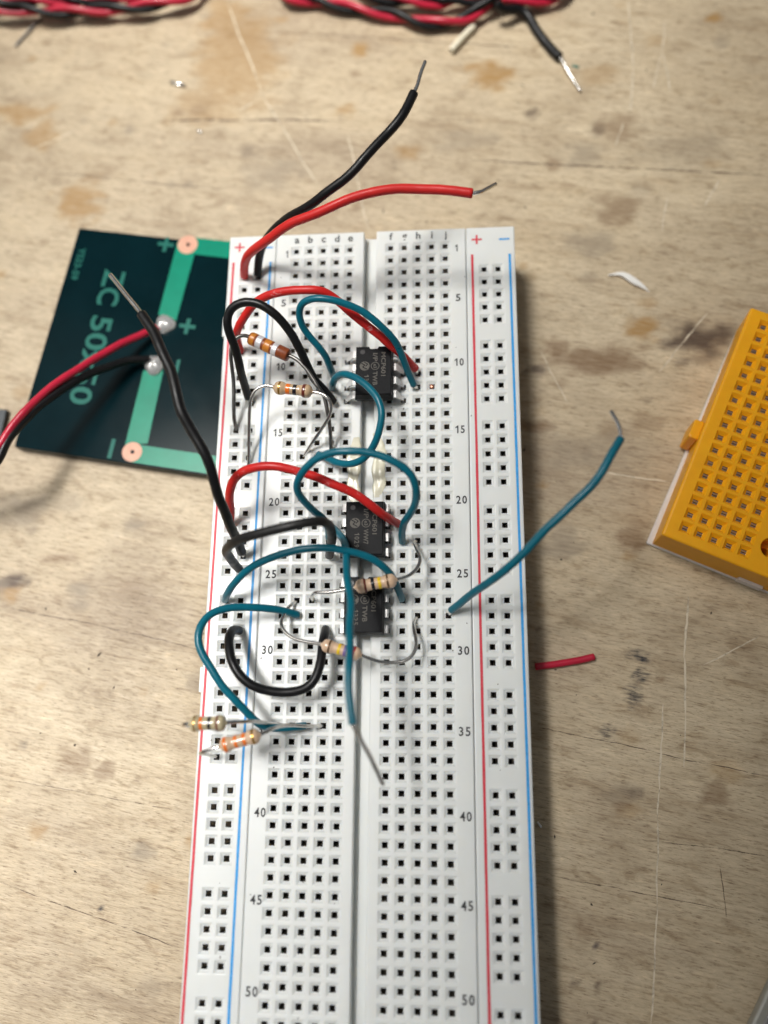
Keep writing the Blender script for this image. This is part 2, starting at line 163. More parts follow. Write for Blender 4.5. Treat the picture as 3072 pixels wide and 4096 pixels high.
def bump(nt, bsdf, h, strength, dist):
    b = nt.nodes.new('ShaderNodeBump'); b.inputs['Strength'].default_value = strength
    b.inputs['Distance'].default_value = dist * MM
    nt.links.new(h, b.inputs['Height']); nt.links.new(b.outputs['Normal'], bsdf.inputs['Normal'])

def plain(name, col, rough=0.45, metal=0.0, var=0.0, vscale=0.8, bump_h=0.0, bump_s=3.0, sss=0.0, sss_r=(1, 1, 1), coat=0.0, rvar=0.0, spec=0.5):
    m, nt, b = newmat(name)
    b.inputs['Base Color'].default_value = tuple(col) + (1,)
    b.inputs['Roughness'].default_value = rough; b.inputs['Metallic'].default_value = metal
    b.inputs['Specular IOR Level'].default_value = spec
    v = None
    if var or bump_h or rvar: v = coords(nt)
    if var:
        n = noise(nt, v, vscale, 4)
        nt.links.new(ramp(nt, n, [(0.3, [c * (1 - var) for c in col]), (0.7, [min(1, c * (1 + var)) for c in col])]), b.inputs['Base Color'])
    if rvar:
        n = noise(nt, v, vscale * 2.3, 4)
        r = nt.nodes.new('ShaderNodeMapRange'); r.inputs[3].default_value = rough - rvar; r.inputs[4].default_value = rough + rvar
        nt.links.new(n, r.inputs[0]); nt.links.new(r.outputs[0], b.inputs['Roughness'])
    if bump_h: bump(nt, b, noise(nt, v, bump_s, 3), bump_h, 0.05)
    if sss:
        b.inputs['Subsurface Weight'].default_value = sss
        b.inputs['Subsurface Radius'].default_value = sss_r; b.inputs['Subsurface Scale'].default_value = MM
    if coat:
        b.inputs['Coat Weight'].default_value = coat; b.inputs['Coat Roughness'].default_value = 0.08
    return m

def scuffed(name, col, scuff, rough, thr=0.66, sscale=0.55):
    m, nt, b = newmat(name); v = coords(nt)
    n = noise(nt, v, 0.35, 3); s = noise(nt, v, sscale, 6, 0.7, 0.6)
    base = ramp(nt, n, [(0.3, [c * 0.92 for c in col]), (0.7, [min(1, c * 1.06) for c in col])])
    f = ramp(nt, s, [(thr, (0, 0, 0)), (thr + 0.08, (1, 1, 1))])
    nt.links.new(mix(nt, math_n(nt, 'MULTIPLY', f, 0.6), base, scuff), b.inputs['Base Color'])
    nt.links.new(ramp(nt, s, [(0.35, (rough - .06,) * 3), (0.7, (rough + .14,) * 3)]), b.inputs['Roughness'])
    bump(nt, b, noise(nt, v, 2.5, 3), 0.12, 0.05)
    b.inputs['Specular IOR Level'].default_value = 0.32
    return m

M = {}
M['white'] = plain('breadboard_plastic', (0.74, 0.755, 0.735), 0.34, var=0.02, vscale=0.15, bump_h=0.10, bump_s=0.8, sss=0.55, sss_r=(1.5, 1.35, 1.15), rvar=0.07)
M['cream'] = plain('melted_plastic', (0.72, 0.685, 0.53), 0.20, var=0.08, vscale=0.9, bump_h=0.15, bump_s=1.1, sss=0.3)
M['foam'] = plain('foam_tape', (0.66, 0.64, 0.60), 0.8, var=0.06)
M['clip'] = plain('contact_metal', (0.62, 0.57, 0.50), 0.34, 1.0, var=0.25, vscale=0.5)
M['clip_pale'] = plain('contact_metal_pale', (0.72, 0.66, 0.62), 0.28, 1.0, var=0.15, vscale=0.5)
M['shaft'] = plain('hole_shade', (0.03, 0.028, 0.025), 0.5, 0.0)  # near-black colour paints in the shade down the holes
M['ink'] = plain('print_ink_grey', (0.022, 0.022, 0.026), 0.6, var=0.3, vscale=2.5)
M['ink_red'] = plain('print_ink_red', (0.62, 0.02, 0.045), 0.5, var=0.12, vscale=1.2)
M['ink_blue'] = plain('print_ink_blue', (0.018, 0.31, 0.72), 0.5, var=0.12, vscale=1.2)
M['teal'] = plain('teal_insulation', (0.001, 0.125, 0.180), 0.30, spec=0.4, var=0.10, vscale=0.25, bump_h=0.08, rvar=0.06)
M['red'] = scuffed('red_insulation', (0.60, 0.020, 0.018), (0.74, 0.48, 0.48), 0.36, 0.615)
M['red_plain'] = scuffed('red_insulation_clean', (0.62, 0.024, 0.022), (0.62, 0.10, 0.08), 0.38, 0.74)
M['crimson'] = plain('crimson_insulation', (0.48, 0.012, 0.040), 0.34, var=0.10, vscale=0.3, bump_h=0.08)
M['black'] = scuffed('black_insulation', (0.0065, 0.0065, 0.0072), (0.045, 0.045, 0.05), 0.36, 0.70)
M['black_matte'] = scuffed('black_insulation_matte', (0.013, 0.0125, 0.0125), (0.06, 0.06, 0.065), 0.42, 0.64)
M['tin'] = plain('tinned_copper', (0.74, 0.72, 0.69), 0.24, 1.0, var=0.12, vscale=0.9, bump_h=0.2, bump_s=1.5)
M['lead'] = plain('resistor_lead', (0.62, 0.60, 0.57), 0.26, 1.0, var=0.18, vscale=0.6, bump_h=0.2, bump_s=1.2)
M['lead_dark'] = plain('tarnished_lead', (0.22, 0.21, 0.20), 0.42, 1.0, var=0.2, vscale=0.6)
M['copper'] = plain('bare_copper', (0.80, 0.40, 0.28), 0.35, 1.0, var=0.1)
M['tan'] = plain('resistor_tan', (0.56, 0.39, 0.235), 0.22, var=0.06, vscale=0.8, coat=0.6, sss=0.1)
M['peach'] = plain('resistor_peach', (0.66, 0.46, 0.31), 0.24, var=0.06, vscale=0.8, coat=0.5, sss=0.1)
M['sand'] = plain('resistor_sand', (0.50, 0.43, 0.27), 0.24, var=0.06, vscale=0.8, coat=0.5)
M['cinnamon'] = plain('resistor_cinnamon', (0.235, 0.055, 0.016), 0.36, var=0.18, vscale=1.5, coat=0.15)
M['b_orange_d'] = plain('band_dull_orange', (0.56, 0.20, 0.028), 0.34, var=0.12, vscale=1.2)
M['b_silver'] = plain('band_silver', (0.74, 0.73, 0.76), 0.42, 0.35, var=0.12, vscale=2.0)
M['b_gold'] = plain('band_gold', (0.42, 0.24, 0.055), 0.26, 0.65)
M['b_golddark'] = plain('band_gold_dark', (0.13, 0.07, 0.03), 0.3, 0.3)
M['b_orange'] = plain('band_orange', (0.80, 0.17, 0.010), 0.3, coat=0.4)
M['b_black'] = plain('band_black', (0.010, 0.010, 0.012), 0.25, coat=0.4)
M['b_brown'] = plain('band_brown', (0.13, 0.022, 0.012), 0.28, coat=0.4)
M['b_yellow'] = plain('band_yellow', (0.80, 0.54, 0.012), 0.3, coat=0.4)
M['b_violet'] = plain('band_violet', (0.20, 0.13, 0.32), 0.3, coat=0.3)
M['b_red'] = plain('band_red', (0.48, 0.022, 0.022), 0.3, coat=0.4)
M['chip'] = plain('chip_epoxy', (0.0070, 0.0074, 0.0088), 0.42, spec=0.10, var=0.25, vscale=1.5, bump_h=0.45, bump_s=9.0)
M['chip_gloss'] = plain('chip_dimple', (0.010, 0.010, 0.012), 0.30)
M['laser'] = plain('laser_marking', (0.085, 0.076, 0.062), 0.6, var=0.25, vscale=3.0)
M['leg'] = plain('chip_leg_tin', (0.82, 0.81, 0.79), 0.40, 0.25, var=0.1, vscale=1.5, bump_h=0.3, bump_s=3)
M['pcb'] = plain('dark_solder_mask', (0.0016, 0.0120, 0.0155), 0.14, spec=0.05, var=0.2, vscale=0.1, bump_h=0.04, rvar=0.05)
M['trace'] = plain('green_trace', (0.002, 0.235, 0.145), 0.26, spec=0.15, var=0.10, vscale=0.2, bump_h=0.05)
M['silk'] = plain('green_lettering', (0.004, 0.130, 0.100), 0.4, spec=0.15)
M['pad'] = plain('bare_pad', (0.66, 0.33, 0.22), 0.5, 0.0, var=0.12, vscale=0.7)
M['solder'] = plain('solder', (0.88, 0.87, 0.85), 0.25, 0.75, var=0.1, bump_h=0.6, bump_s=0.7)
M['yellow'] = plain('yellow_plastic', (0.84, 0.385, 0.007), 0.42, spec=0.3, var=0.04, vscale=0.3, bump_h=0.12, bump_s=2.0, sss=0.25, sss_r=(1.0, 0.5, 0.1), rvar=0.05)
M['paper'] = plain('backing_paper', (0.70, 0.66, 0.64), 0.7, var=0.05)
M['paper_y'] = plain('foam_edge', (0.66, 0.56, 0.28), 0.7, var=0.05)
M['scrap'] = plain('white_plastic_scrap', (0.82, 0.80, 0.76), 0.45, var=0.04)
M['tube_w'] = plain('cream_tube', (0.78, 0.72, 0.56), 0.4, var=0.05, sss=0.2)
M['module'] = plain('dark_module', (0.012, 0.020, 0.026), 0.4, var=0.4, vscale=0.5, bump_h=0.2)
M['case_dark'] = plain('case_dark', (0.17, 0.16, 0.155), 0.35, var=0.15)
M['case_rim'] = plain('case_rim', (0.30, 0.29, 0.25), 0.4, var=0.08)
M['crumb'] = plain('crumbs', (0.05, 0.040, 0.030), 0.8, var=0.5, vscale=0.05)
M['flake'] = plain('green_flake', (0.02, 0.16, 0.12), 0.5)

# worn plywood of the bench top: grain, pores, stains, scratches, cracks
def wood_material():
    m, nt, b = newmat('worn_plywood')
    P = coords(nt)                                              # millimetres
    G = coords(nt, 1000.0, (0, 0, math.radians(11.2)))          # x runs along the grain
    def stretched(sx, sy):
        mp = nt.nodes.new('ShaderNodeMapping'); mp.inputs['Scale'].default_value = (sx, sy, 1)
        nt.links.new(G, mp.inputs['Vector']); return mp.outputs['Vector']
    broad = noise(nt, stretched(0.010, 0.035), 1.0, 4, 0.6, 0.4)
    mid = noise(nt, stretched(0.05, 0.35), 1.0, 5, 0.62, 0.3)
    fine = noise(nt, stretched(0.30, 2.1), 1.0, 4, 0.68, 0.2)
    fibre = noise(nt, stretched(0.62, 4.6), 1.0, 3, 0.7)
    fleck = noise(nt, stretched(0.16, 0.42), 1.0, 6, 0.68, 0.5)
    col = ramp(nt, broad, [(0.34, (0.440, 0.348, 0.240)), (0.50, (0.525, 0.424, 0.292)), (0.66, (0.595, 0.490, 0.345))])
    col = mix(nt, 0.75, col, ramp(nt, mid, [(0.30, (0.76, 0.71, 0.65)), (0.5, (0.98, 0.98, 0.97)), (0.75, (1.10, 1.10, 1.10))]), 'MULTIPLY')
    col = mix(nt, 0.75, col, ramp(nt, fine, [(0.32, (0.56, 0.50, 0.44)), (0.46, (0.97, 0.97, 0.96)), (0.68, (1.17, 1.17, 1.16))]), 'MULTIPLY')
    pores = ramp(nt, fibre, [(0.33, (0.40, 0.34, 0.28)), (0.43, (0.96, 0.96, 0.96)), (0.58, (1.0, 1.0, 1.0)), (0.70, (1.24, 1.23, 1.20))])
    col = mix(nt, 0.9, col, pores, 'MULTIPLY')
    col = mix(nt, 0.85, col, ramp(nt, fleck, [(0.33, (0.68, 0.62, 0.55)), (0.44, (0.96, 0.95, 0.93)), (0.60, (1.0, 1.0, 1.0)), (0.70, (1.20, 1.19, 1.16))]), 'MULTIPLY')
    grime = noise(nt, P, 0.045, 5, 0.65, 0.6)
    col = mix(nt, 0.8, col, ramp(nt, grime, [(0.34, (0.78, 0.75, 0.72)), (0.50, (1.0, 1.0, 1.0)), (0.66, (1.06, 1.05, 1.02))]), 'MULTIPLY')
    # stains soaked into the surface (attribute painted on the bench mesh from the list of stains), broken up by the grain
    tone = {'amber': (0.335, 0.185, 0.050), 'brown': (0.200, 0.118, 0.055), 'dark': (0.078, 0.046, 0.027),
            'grey': (0.255, 0.205, 0.145), 'ink': (0.020, 0.020, 0.026), 'purple': (0.020, 0.008, 0.028)}
    for k_, kinds in (('stain_a', ('amber', 'brown', 'dark')), ('stain_b', ('grey', 'ink', 'purple'))):
        at_ = nt.nodes.new('ShaderNodeAttribute'); at_.attribute_name = k_
        sp = nt.nodes.new('ShaderNodeSeparateColor'); nt.links.new(at_.outputs['Color'], sp.inputs[0])
        for ch_, kind in enumerate(kinds):
            mk = sp.outputs[ch_]
            if kind in ('amber', 'brown', 'dark', 'grey'): mk = math_n(nt, 'MULTIPLY', mk, ramp(nt, fine, [(0.36, (1, 1, 1)), (0.70, (0.85 if kind == 'dark' else 0.62,) * 3)]))
            if kind == 'ink': mk = math_n(nt, 'MULTIPLY', mk, ramp(nt, fine, [(0.44, (1, 1, 1)), (0.60, (0.15,) * 3)]))
            col = mix(nt, mk, col, tone[kind])
    nt.links.new(col, b.inputs['Base Color'])
    nt.links.new(ramp(nt, fine, [(0.3, (0.60,) * 3), (0.7, (0.40,) * 3)]), b.inputs['Roughness'])
    h = math_n(nt, 'ADD', math_n(nt, 'MULTIPLY', fine, 0.7), math_n(nt, 'MULTIPLY', fibre, 0.45))
    bump(nt, b, h, 0.75, 0.16)
    return m
M['wood'] = wood_material()

# ------------------------------------------------------------------ mesh helpers
def V(p): return Vector(p)

def link_mesh(name, verts, faces, mat, parent=None, smooth=False, mats=None, fm=None):
    """verts in mm, in the world frame; stored relative to the parent's root"""
    me = bpy.data.meshes.new(name)
    off = root_of(parent)
    me.from_pydata([((v[0] - off[0]) * MM, (v[1] - off[1]) * MM, (v[2] - off[2]) * MM) for v in verts], [], faces)
    for mt in (mats or [mat]): me.materials.append(M[mt])
    if fm: me.polygons.foreach_set('material_index', fm)
    if smooth: me.polygons.foreach_set('use_smooth', [True] * len(me.polygons))
    me.update()
    o = bpy.data.objects.new(name, me); C.objects.link(o)
    if parent is not None: o.parent = parent
    return o

ROOT = {}
def root_of(p):
    while p is not None:
        if p.name in ROOT: return ROOT[p.name]
        p = p.parent
    return (0, 0, 0)

def thing(name, loc, label, cat, group=None):
    o = bpy.data.objects.new(name, None); C.objects.link(o)
    o.location = V(loc) * MM; o.empty_display_size = 0.002
    o['label'] = label; o['category'] = cat
    if group: o['group'] = group
    ROOT[o.name] = tuple(loc)
    return o

def tag(o, label, cat, group=None):
    o['label'] = label; o['category'] = cat
    if group: o['group'] = group
    return o

def spline(pts, step=0.55, smooth=5):
    pts = [V(p) for p in pts]
    if len(pts) == 2:
        n = max(2, int((pts[1] - pts[0]).length / step))
        return [pts[0].lerp(pts[1], i / n) for i in range(n + 1)]
    P = [pts[0] * 2 - pts[1]] + pts + [pts[-1] * 2 - pts[-2]]
    dense = []
    for i in range(1, len(P) - 2):
        p0, p1, p2, p3 = P[i - 1:i + 3]
        t0 = 0.0; t1 = t0 + max(1e-4, (p1 - p0).length) ** 0.5; t2 = t1 + max(1e-4, (p2 - p1).length) ** 0.5; t3 = t2 + max(1e-4, (p3 - p2).length) ** 0.5
        for k in range(14):
            t = t1 + (t2 - t1) * k / 14
            a1 = p0 * ((t1 - t) / (t1 - t0)) + p1 * ((t - t0) / (t1 - t0)); a2 = p1 * ((t2 - t) / (t2 - t1)) + p2 * ((t - t1) / (t2 - t1)); a3 = p2 * ((t3 - t) / (t3 - t2)) + p3 * ((t - t2) / (t3 - t2))
            b1 = a1 * ((t2 - t) / (t2 - t0)) + a2 * ((t - t0) / (t2 - t0)); b2 = a2 * ((t3 - t) / (t3 - t1)) + a3 * ((t - t1) / (t3 - t1))
            dense.append(b1 * ((t2 - t) / (t2 - t1)) + b2 * ((t - t1) / (t2 - t1)))
    dense.append(pts[-1])
    # even spacing
    L = [0.0]
    for a, b in zip(dense, dense[1:]): L.append(L[-1] + (b - a).length)
    n = max(3, int(L[-1] / step)); out = []; j = 0
    for i in range(n + 1):
        s = L[-1] * i / n
        while j < len(L) - 2 and L[j + 1] < s: j += 1
        f = (s - L[j]) / max(1e-9, L[j + 1] - L[j]); out.append(dense[j].lerp(dense[j + 1], min(1, f)))
    for _ in range(smooth):
        out = [out[0]] + [(out[i - 1] + out[i] * 2 + out[i + 1]) / 4 for i in range(1, len(out) - 1)] + [out[-1]]
    return out

def frames(path):
    T = []
    for i in range(len(path)):
        t = path[min(i + 1, len(path) - 1)] - path[max(i - 1, 0)]
        T.append(t.normalized() if t.length > 1e-9 else Vector((0, 0, 1)))
    n = T[0].orthogonal().normalized(); N = []
    for i, t in enumerate(T):
        n = (n - t * n.dot(t))
        n = n.normalized() if n.length > 1e-6 else t.orthogonal().normalized()
        N.append((n, t.cross(n)))
    return T, N

def tube(path, r, sides=14, cap=0.25, hollow=0.0, rj=0.0):
    """solid tube with slightly rounded ends; hollow>0 opens the ends to that inner radius"""
    T, N = frames(path); vs_, fs = [], []
    rings = []
    def ring(c, nb, rad):
        i0 = len(vs_)
        for k in range(sides):
            a = 2 * math.pi * k / sides
            vs_.append(c + nb[0] * (math.cos(a) * rad) + nb[1] * (math.sin(a) * rad))
        rings.append(i0)
    e = r * cap
    if hollow: ring(path[0] + T[0] * min(1.5, 2.0 * r), N[0], hollow); ring(path[0], N[0], hollow)
    ring(path[0], N[0], r - e * 0.7)
    ring(path[0] + T[0] * e * 0.6, N[0], r)
    for i in range(1, len(path) - 1):
        ring(path[i], N[i], r * (1 + rj * math.sin(i * 1.7) * math.sin(i * 0.37)))
    ring(path[-1] - T[-1] * e * 0.6, N[-1], r)
    ring(path[-1], N[-1], r - e * 0.7)
    if hollow: ring(path[-1], N[-1], hollow); ring(path[-1] - T[-1] * min(1.5, 2.0 * r), N[-1], hollow)
    for a, b in zip(rings, rings[1:]):
        for k in range(sides):
            k2 = (k + 1) % sides
            fs.append((a + k, a + k2, b + k2, b + k))
    fs.append(tuple(rings[0] + k for k in reversed(range(sides)))); fs.append(tuple(rings[-1] + k for k in range(sides)))
    return vs_, fs

def extend(mesh_a, mesh_b):
    n = len(mesh_a[0]); mesh_a[0].extend(mesh_b[0]); mesh_a[1].extend(tuple(i + n for i in f) for f in mesh_b[1])
    return mesh_a

def boxmesh(x0, x1, y0, y1, z0, z1, c=0.0):
    if c <= 0:
        v = [(x, y, z) for z in (z0, z1) for y in (y0, y1) for x in (x0, x1)]
        return v, [(0, 2, 3, 1), (4, 5, 7, 6), (0, 1, 5, 4), (1, 3, 7, 5), (3, 2, 6, 7), (2, 0, 4, 6)]
    def rr(x0, x1, y0, y1, k):
        return [(x0 + k, y0), (x1 - k, y0), (x1, y0 + k), (x1, y1 - k), (x1 - k, y1), (x0 + k, y1), (x0, y1 - k), (x0, y0 + k)]
    v = []
    for z, ins in ((z0, c), (z0 + c, 0), (z1 - c, 0), (z1 - 0.3 * c, 0.3 * c), (z1, c)):
        v += [(x, y, z) for x, y in rr(x0 + ins, x1 - ins, y0 + ins, y1 - ins, c)]
    f = [tuple(reversed(range(8)))]
    for l in range(4):
        for k in range(8):
            f.append((l * 8 + k, l * 8 + (k + 1) % 8, l * 8 + 8 + (k + 1) % 8, l * 8 + 8 + k))
    f.append(tuple(32 + k for k in range(8)))
    return v, f

def frame_map(verts, origin, ex, ey):
    o = V(origin); ex = V(ex); ey = V(ey); ez = ex.cross(ey)
    return [o + ex * v[0] + ey * v[1] + ez * v[2] for v in verts]

_text = {}
def text_mesh(s):
    """flat letters as triangles, unit height, centred on their bounding box"""
    if s not in _text and s.isdigit():
        vs_, fs, x = [], [], 0.0                      # figures set one by one, the 1 as a plain bar with a flag
        for ch in s:
            if ch == '1': g = ([(0.24, 0), (0.36, 0), (0.36, 0.72), (0.27, 0.72), (0.08, 0.56), (0.08, 0.45), (0.24, 0.55)], [(0, 1, 2, 3, 6), (3, 4, 5, 6)]); w = 0.50
            else:
                q = text_mesh('%s ' % ch); k = 0.72 / q[3]; g = ([(0.25 + a * k * 0.86, 0.36 + b * k) for a, b in q[0]], q[1]); w = 0.52
            fs += [tuple(i + len(vs_) for i in f_) for f_ in g[1]]; vs_ += [(x + a, b) for a, b in g[0]]; x += w
        xs = [v[0] for v in vs_]; ys = [v[1] for v in vs_]
        cx, cy = (min(xs) + max(xs)) / 2, (min(ys) + max(ys)) / 2
        _text[s] = ([(v[0] - cx, v[1] - cy) for v in vs_], fs, max(xs) - min(xs), max(ys) - min(ys))
    if s not in _text:
        cu = bpy.data.curves.new('lettering', 'FONT'); cu.body = s; cu.size = 1.0; cu.resolution_u = 3; cu.offset = 0.018
        ob = bpy.data.objects.new('lettering', cu); C.objects.link(ob)
        bpy.context.view_layer.update()
        me = bpy.data.meshes.new_from_object(ob.evaluated_get(bpy.context.evaluated_depsgraph_get()))
        vs_ = [tuple(v.co) for v in me.vertices]; fs = [tuple(p.vertices) for p in me.polygons]
        bpy.data.objects.remove(ob); bpy.data.curves.remove(cu); bpy.data.meshes.remove(me)
        xs = [v[0] for v in vs_]; ys = [v[1] for v in vs_]
        cx, cy = (min(xs) + max(xs)) / 2, (min(ys) + max(ys)) / 2
        _text[s] = ([(v[0] - cx, v[1] - cy) for v in vs_], fs, max(xs) - min(xs), max(ys) - min(ys))
    return _text[s]

def lettering(name, s, pos, h, mat, parent, w=None, ang=0.0, thick=0.0):
    vs_, fs, W0, H0 = text_mesh(s)
    ky = h / H0; kx = (w / W0) if w else ky
    ca, sa = math.cos(ang), math.sin(ang)
    v = [(pos[0] + (x * kx) * ca - (y * ky) * sa, pos[1] + (x * kx) * sa + (y * ky) * ca, pos[2]) for x, y in vs_]
    return link_mesh(name, v, fs, mat, parent)

# ------------------------------------------------------------------ workbench
from mathutils import noise as pn
def bench_top():
    def axis(lo, hi, step):
        core = [lo + step * i for i in range(int((hi - lo) / step) + 1)]
        return [-420, -250, lo - 30] + core + [hi + 30, 250, 420]
    xs, ys = axis(-98, 98, 0.8), axis(-150, 90, 0.8)
    nx, ny = len(xs), len(ys)
    verts = [(x, y, ZW) for y in ys for x in xs]
    faces = [(j * nx + i, j * nx + i + 1, (j + 1) * nx + i + 1, (j + 1) * nx + i) for j in range(ny - 1) for i in range(nx - 1)]
    n0 = len(verts)                                              # edge and underside of the slab
    verts += [(x, y, ZW - 24) for x, y in ((-420, -420), (420, -420), (420, 420), (-420, 420))]
    cs = (0, nx - 1, nx * ny - 1, nx * (ny - 1))
    faces += [(n0 + k, n0 + (k + 1) % 4, cs[(k + 1) % 4], cs[k]) for k in range(4)] + [(n0 + 3, n0 + 2, n0 + 1, n0)]
    o = link_mesh('workbench_top', verts, faces, 'wood')
    o['kind'] = 'structure'
    A = [[0, 0, 0, 1] for _ in verts]; B = [[0, 0, 0, 1] for _ in verts]
    slot = {'amber': (A, 0), 'brown': (A, 1), 'dark': (A, 2), 'grey': (B, 0), 'ink': (B, 1), 'purple': (B, 2)}
    import bisect
    rs = random.Random(21); extra = []
    for _ in range(150):                                         # small spots of old varnish, flux and dirt
        kd = rs.choice(('amber', 'amber', 'brown', 'brown', 'grey', 'grey', 'dark'))
        r_ = rs.choice((0.6, 0.8, 1.0, 1.4, 2.0, 3.2)) * (0.6 if kd == 'dark' else 1)
        extra.append((rs.uniform(-92, 86), rs.uniform(-138, 80), r_ * rs.uniform(1.0, 1.9), r_, kd, rs.uniform(0.25, 0.75)))
    for x, y, rx, ry_, kind, s in [(a, b, c, d, e, min(1, g * 1.3)) for a, b, c, d, e, g in STAINS] + extra:
        arr, c = slot[kind]; big = rx >= 3
        wa, wb, fr = (min(5.0, 0.75 * rx), min(3.0, 0.6 * ry_), 0.2) if big else (0.45 * rx, 0.45 * ry_, 0.6)
        j0, j1 = bisect.bisect(ys, y - ry_ * 1.3 - wb), bisect.bisect(ys, y + ry_ * 1.3 + wb)
        i0, i1 = bisect.bisect(xs, x - rx * 1.3 - wa), bisect.bisect(xs, x + rx * 1.3 + wa)
        for j in range(j0, min(j1, ny)):
            for i in range(i0, min(i1, nx)):
                X, Y = xs[i], ys[j]
                q = pn.noise_vector((X * fr, Y * fr * 1.8, x)) + pn.noise_vector((X * fr * 2.7, Y * fr * 4, y)) * 0.5
                d = math.hypot((X - x + wa * q.x) / rx, (Y - y + wb * q.y) / ry_)
                t = min(1.0, max(0.0, (1.2 - d) / 0.75)); t = t * t * (3 - 2 * t) * s
                k = j * nx + i
                if t > arr[k][c]: arr[k][c] = t
    for nm, arr in (('stain_a', A), ('stain_b', B)):
        at_ = o.data.color_attributes.new(nm, 'FLOAT_COLOR', 'POINT')
        at_.data.foreach_set('color', [c for q in arr for c in q])
    return o
bench = bench_top()

def wear_mat(name, col, lo, hi, sc_):
    m, nt, b = newmat(name); v = coords(nt)
    b.inputs['Base Color'].default_value = tuple(col) + (1,); b.inputs['Roughness'].default_value = 0.6
    nt.links.new(ramp(nt, noise(nt, v, sc_, 4, 0.7), [(lo, (0, 0, 0)), (hi, (1, 1, 1))]), b.inputs['Alpha'])
    return m
M['scratch'] = wear_mat('scratched_fibres', (0.66, 0.57, 0.43), 0.22, 0.52, 0.45)
M['crack'] = wear_mat('grain_crack', (0.105, 0.066, 0.040), 0.36, 0.60, 0.45)
def groove_line(name, a, b, w, mat, k):
    """a thin ragged line of torn fibres or an open grain line"""
    a, b = Vector((a[0], a[1], 0)), Vector((b[0], b[1], 0)); L = (b - a).length; n = max(4, int(L / 0.8))
    sd = Vector((-(b - a).y, (b - a).x, 0)).normalized(); vs_, fs = [], []
    for i in range(n + 1):
        t = i / n; p = a.lerp(b, t)
        off = pn.noise((p.x * 0.12, p.y * 0.12, k)) * 0.25 + pn.noise((p.x * 0.6, p.y * 0.6, k + 9)) * 0.15
        ww = w * k_w * (0.65 + 0.5 * pn.noise((p.x * 0.5, p.y * 0.5, k + 5))) * min(1, 0.25 + 6 * t, 0.25 + 6 * (1 - t))
        for s_ in (-1, 1): q = p + sd * (off + s_ * ww); vs_.append((q.x, q.y, ZW + 0.012 + 0.002 * (k % 7)))
        if i: fs.append((2 * i - 2, 2 * i, 2 * i + 1, 2 * i - 1))
    return link_mesh(name, vs_, fs, mat, bench)
k_w = 1.15
for k, (a_, b_, w_, s_) in enumerate(SCR): groove_line('scratch', a_, b_, w_, 'scratch', k)
for k, (a_, b_, w_, s_) in enumerate(CRK): groove_line('grain_crack', a_, b_, w_, 'crack', k + 40)

# ------------------------------------------------------------------ white breadboard
PITCH = 2.54
TOP = 0.30
ROWS = 63
def row_y(r): return -(r - 1) * PITCH
COLX = {c: -3 * PITCH / 2 - (4 - i) * PITCH for i, c in enumerate('abcde')}
COLX.update({c: 3 * PITCH / 2 + i * PITCH for i, c in enumerate('fghij')})

class Plate:
    """a moulded plate: flat cells, sunk square pockets with a hole, chamfered rim and side walls"""
    def __init__(s): s.v = []; s.f = []; s.m = []; s.key = {}
    def vert(s, p):
        k = (round(p[0], 3), round(p[1], 3), round(p[2], 3))
        if k not in s.key: s.key[k] = len(s.v); s.v.append(p)
        return s.key[k]
    def face(s, pts, m=0): s.f.append(tuple(s.vert(p) for p in pts)); s.m.append(m)
    def pocket(s, cx, cy, x0, x1, y0, y1, z, rings, depth):
        def rect(a, zz): return [(cx - a, cy - a, zz), (cx + a, cy - a, zz), (cx + a, cy + a, zz), (cx - a, cy + a, zz)]
        prev = [(x0, y0, z), (x1, y0, z), (x1, y1, z), (x0, y1, z)]; mat = 0
        for a, zz, mat in rings:
            cur = rect(a, zz)
            for k in range(4): s.face([prev[k], prev[(k + 1) % 4], cur[(k + 1) % 4], cur[k]], mat)
            prev = cur
        s.face(prev, mat)
    def build(s, xs, ys, z, holes, rings, ch, zb, skip=None, draft=0.0):
        """xs, ys: break lines; holes: set of (i, j) cells that hold a pocket"""
        for i in range(len(xs) - 1):
            for j in range(len(ys) - 1):
                if skip and skip(i, j): continue
                x0, x1, y0, y1 = xs[i], xs[i + 1], ys[j], ys[j + 1]
                if (i, j) in holes: s.pocket((x0 + x1) / 2, (y0 + y1) / 2, x0, x1, y0, y1, z, rings, 0)
                else: s.face([(x0, y0, z), (x1, y0, z), (x1, y1, z), (x0, y1, z)])
        X0, X1, Y0, Y1 = xs[0], xs[-1], ys[0], ys[-1]
        loop = [(x, Y0, 0, -1) for x in xs] + [(X1, Y0, 1, -1)] + [(X1, y, 1, 0) for y in ys] + [(X1, Y1, 1, 1)] + [(x, Y1, 0, 1) for x in reversed(xs)] + [(X0, Y1, -1, 1)] + [(X0, y, -1, 0) for y in reversed(ys)] + [(X0, Y0, -1, -1)]
        def off(p, d, zz):
            k = d if (p[2] == 0 or p[3] == 0) else d * 0.75
            return (p[0] + p[2] * k, p[1] + p[3] * k, zz)
        levels = [(0, z), (0.62 * ch, z - 0.16 * ch), (ch, z - 0.65 * ch), (ch + draft, zb)]
        for (d0, z0), (d1, z1) in zip(levels, levels[1:]):
            for k in range(len(loop)):
                p, q = loop[k], loop[(k + 1) % len(loop)]
                a, b, c, d = off(p, d0, z0), off(q, d0, z0), off(q, d1, z1), off(p, d1, z1)
                ids = []
                for t in (a, d, c, b):
                    i = s.vert(t)
                    if i not in ids: ids.append(i)
                if len(ids) > 2: s.f.append(tuple(ids)); s.m.append(0)
        base = []
        for p in loop:
            i = s.vert(off(p, ch + draft, zb))
            if i not in base: base.append(i)
        s.f.append(tuple(reversed(base))); s.m.append(0)

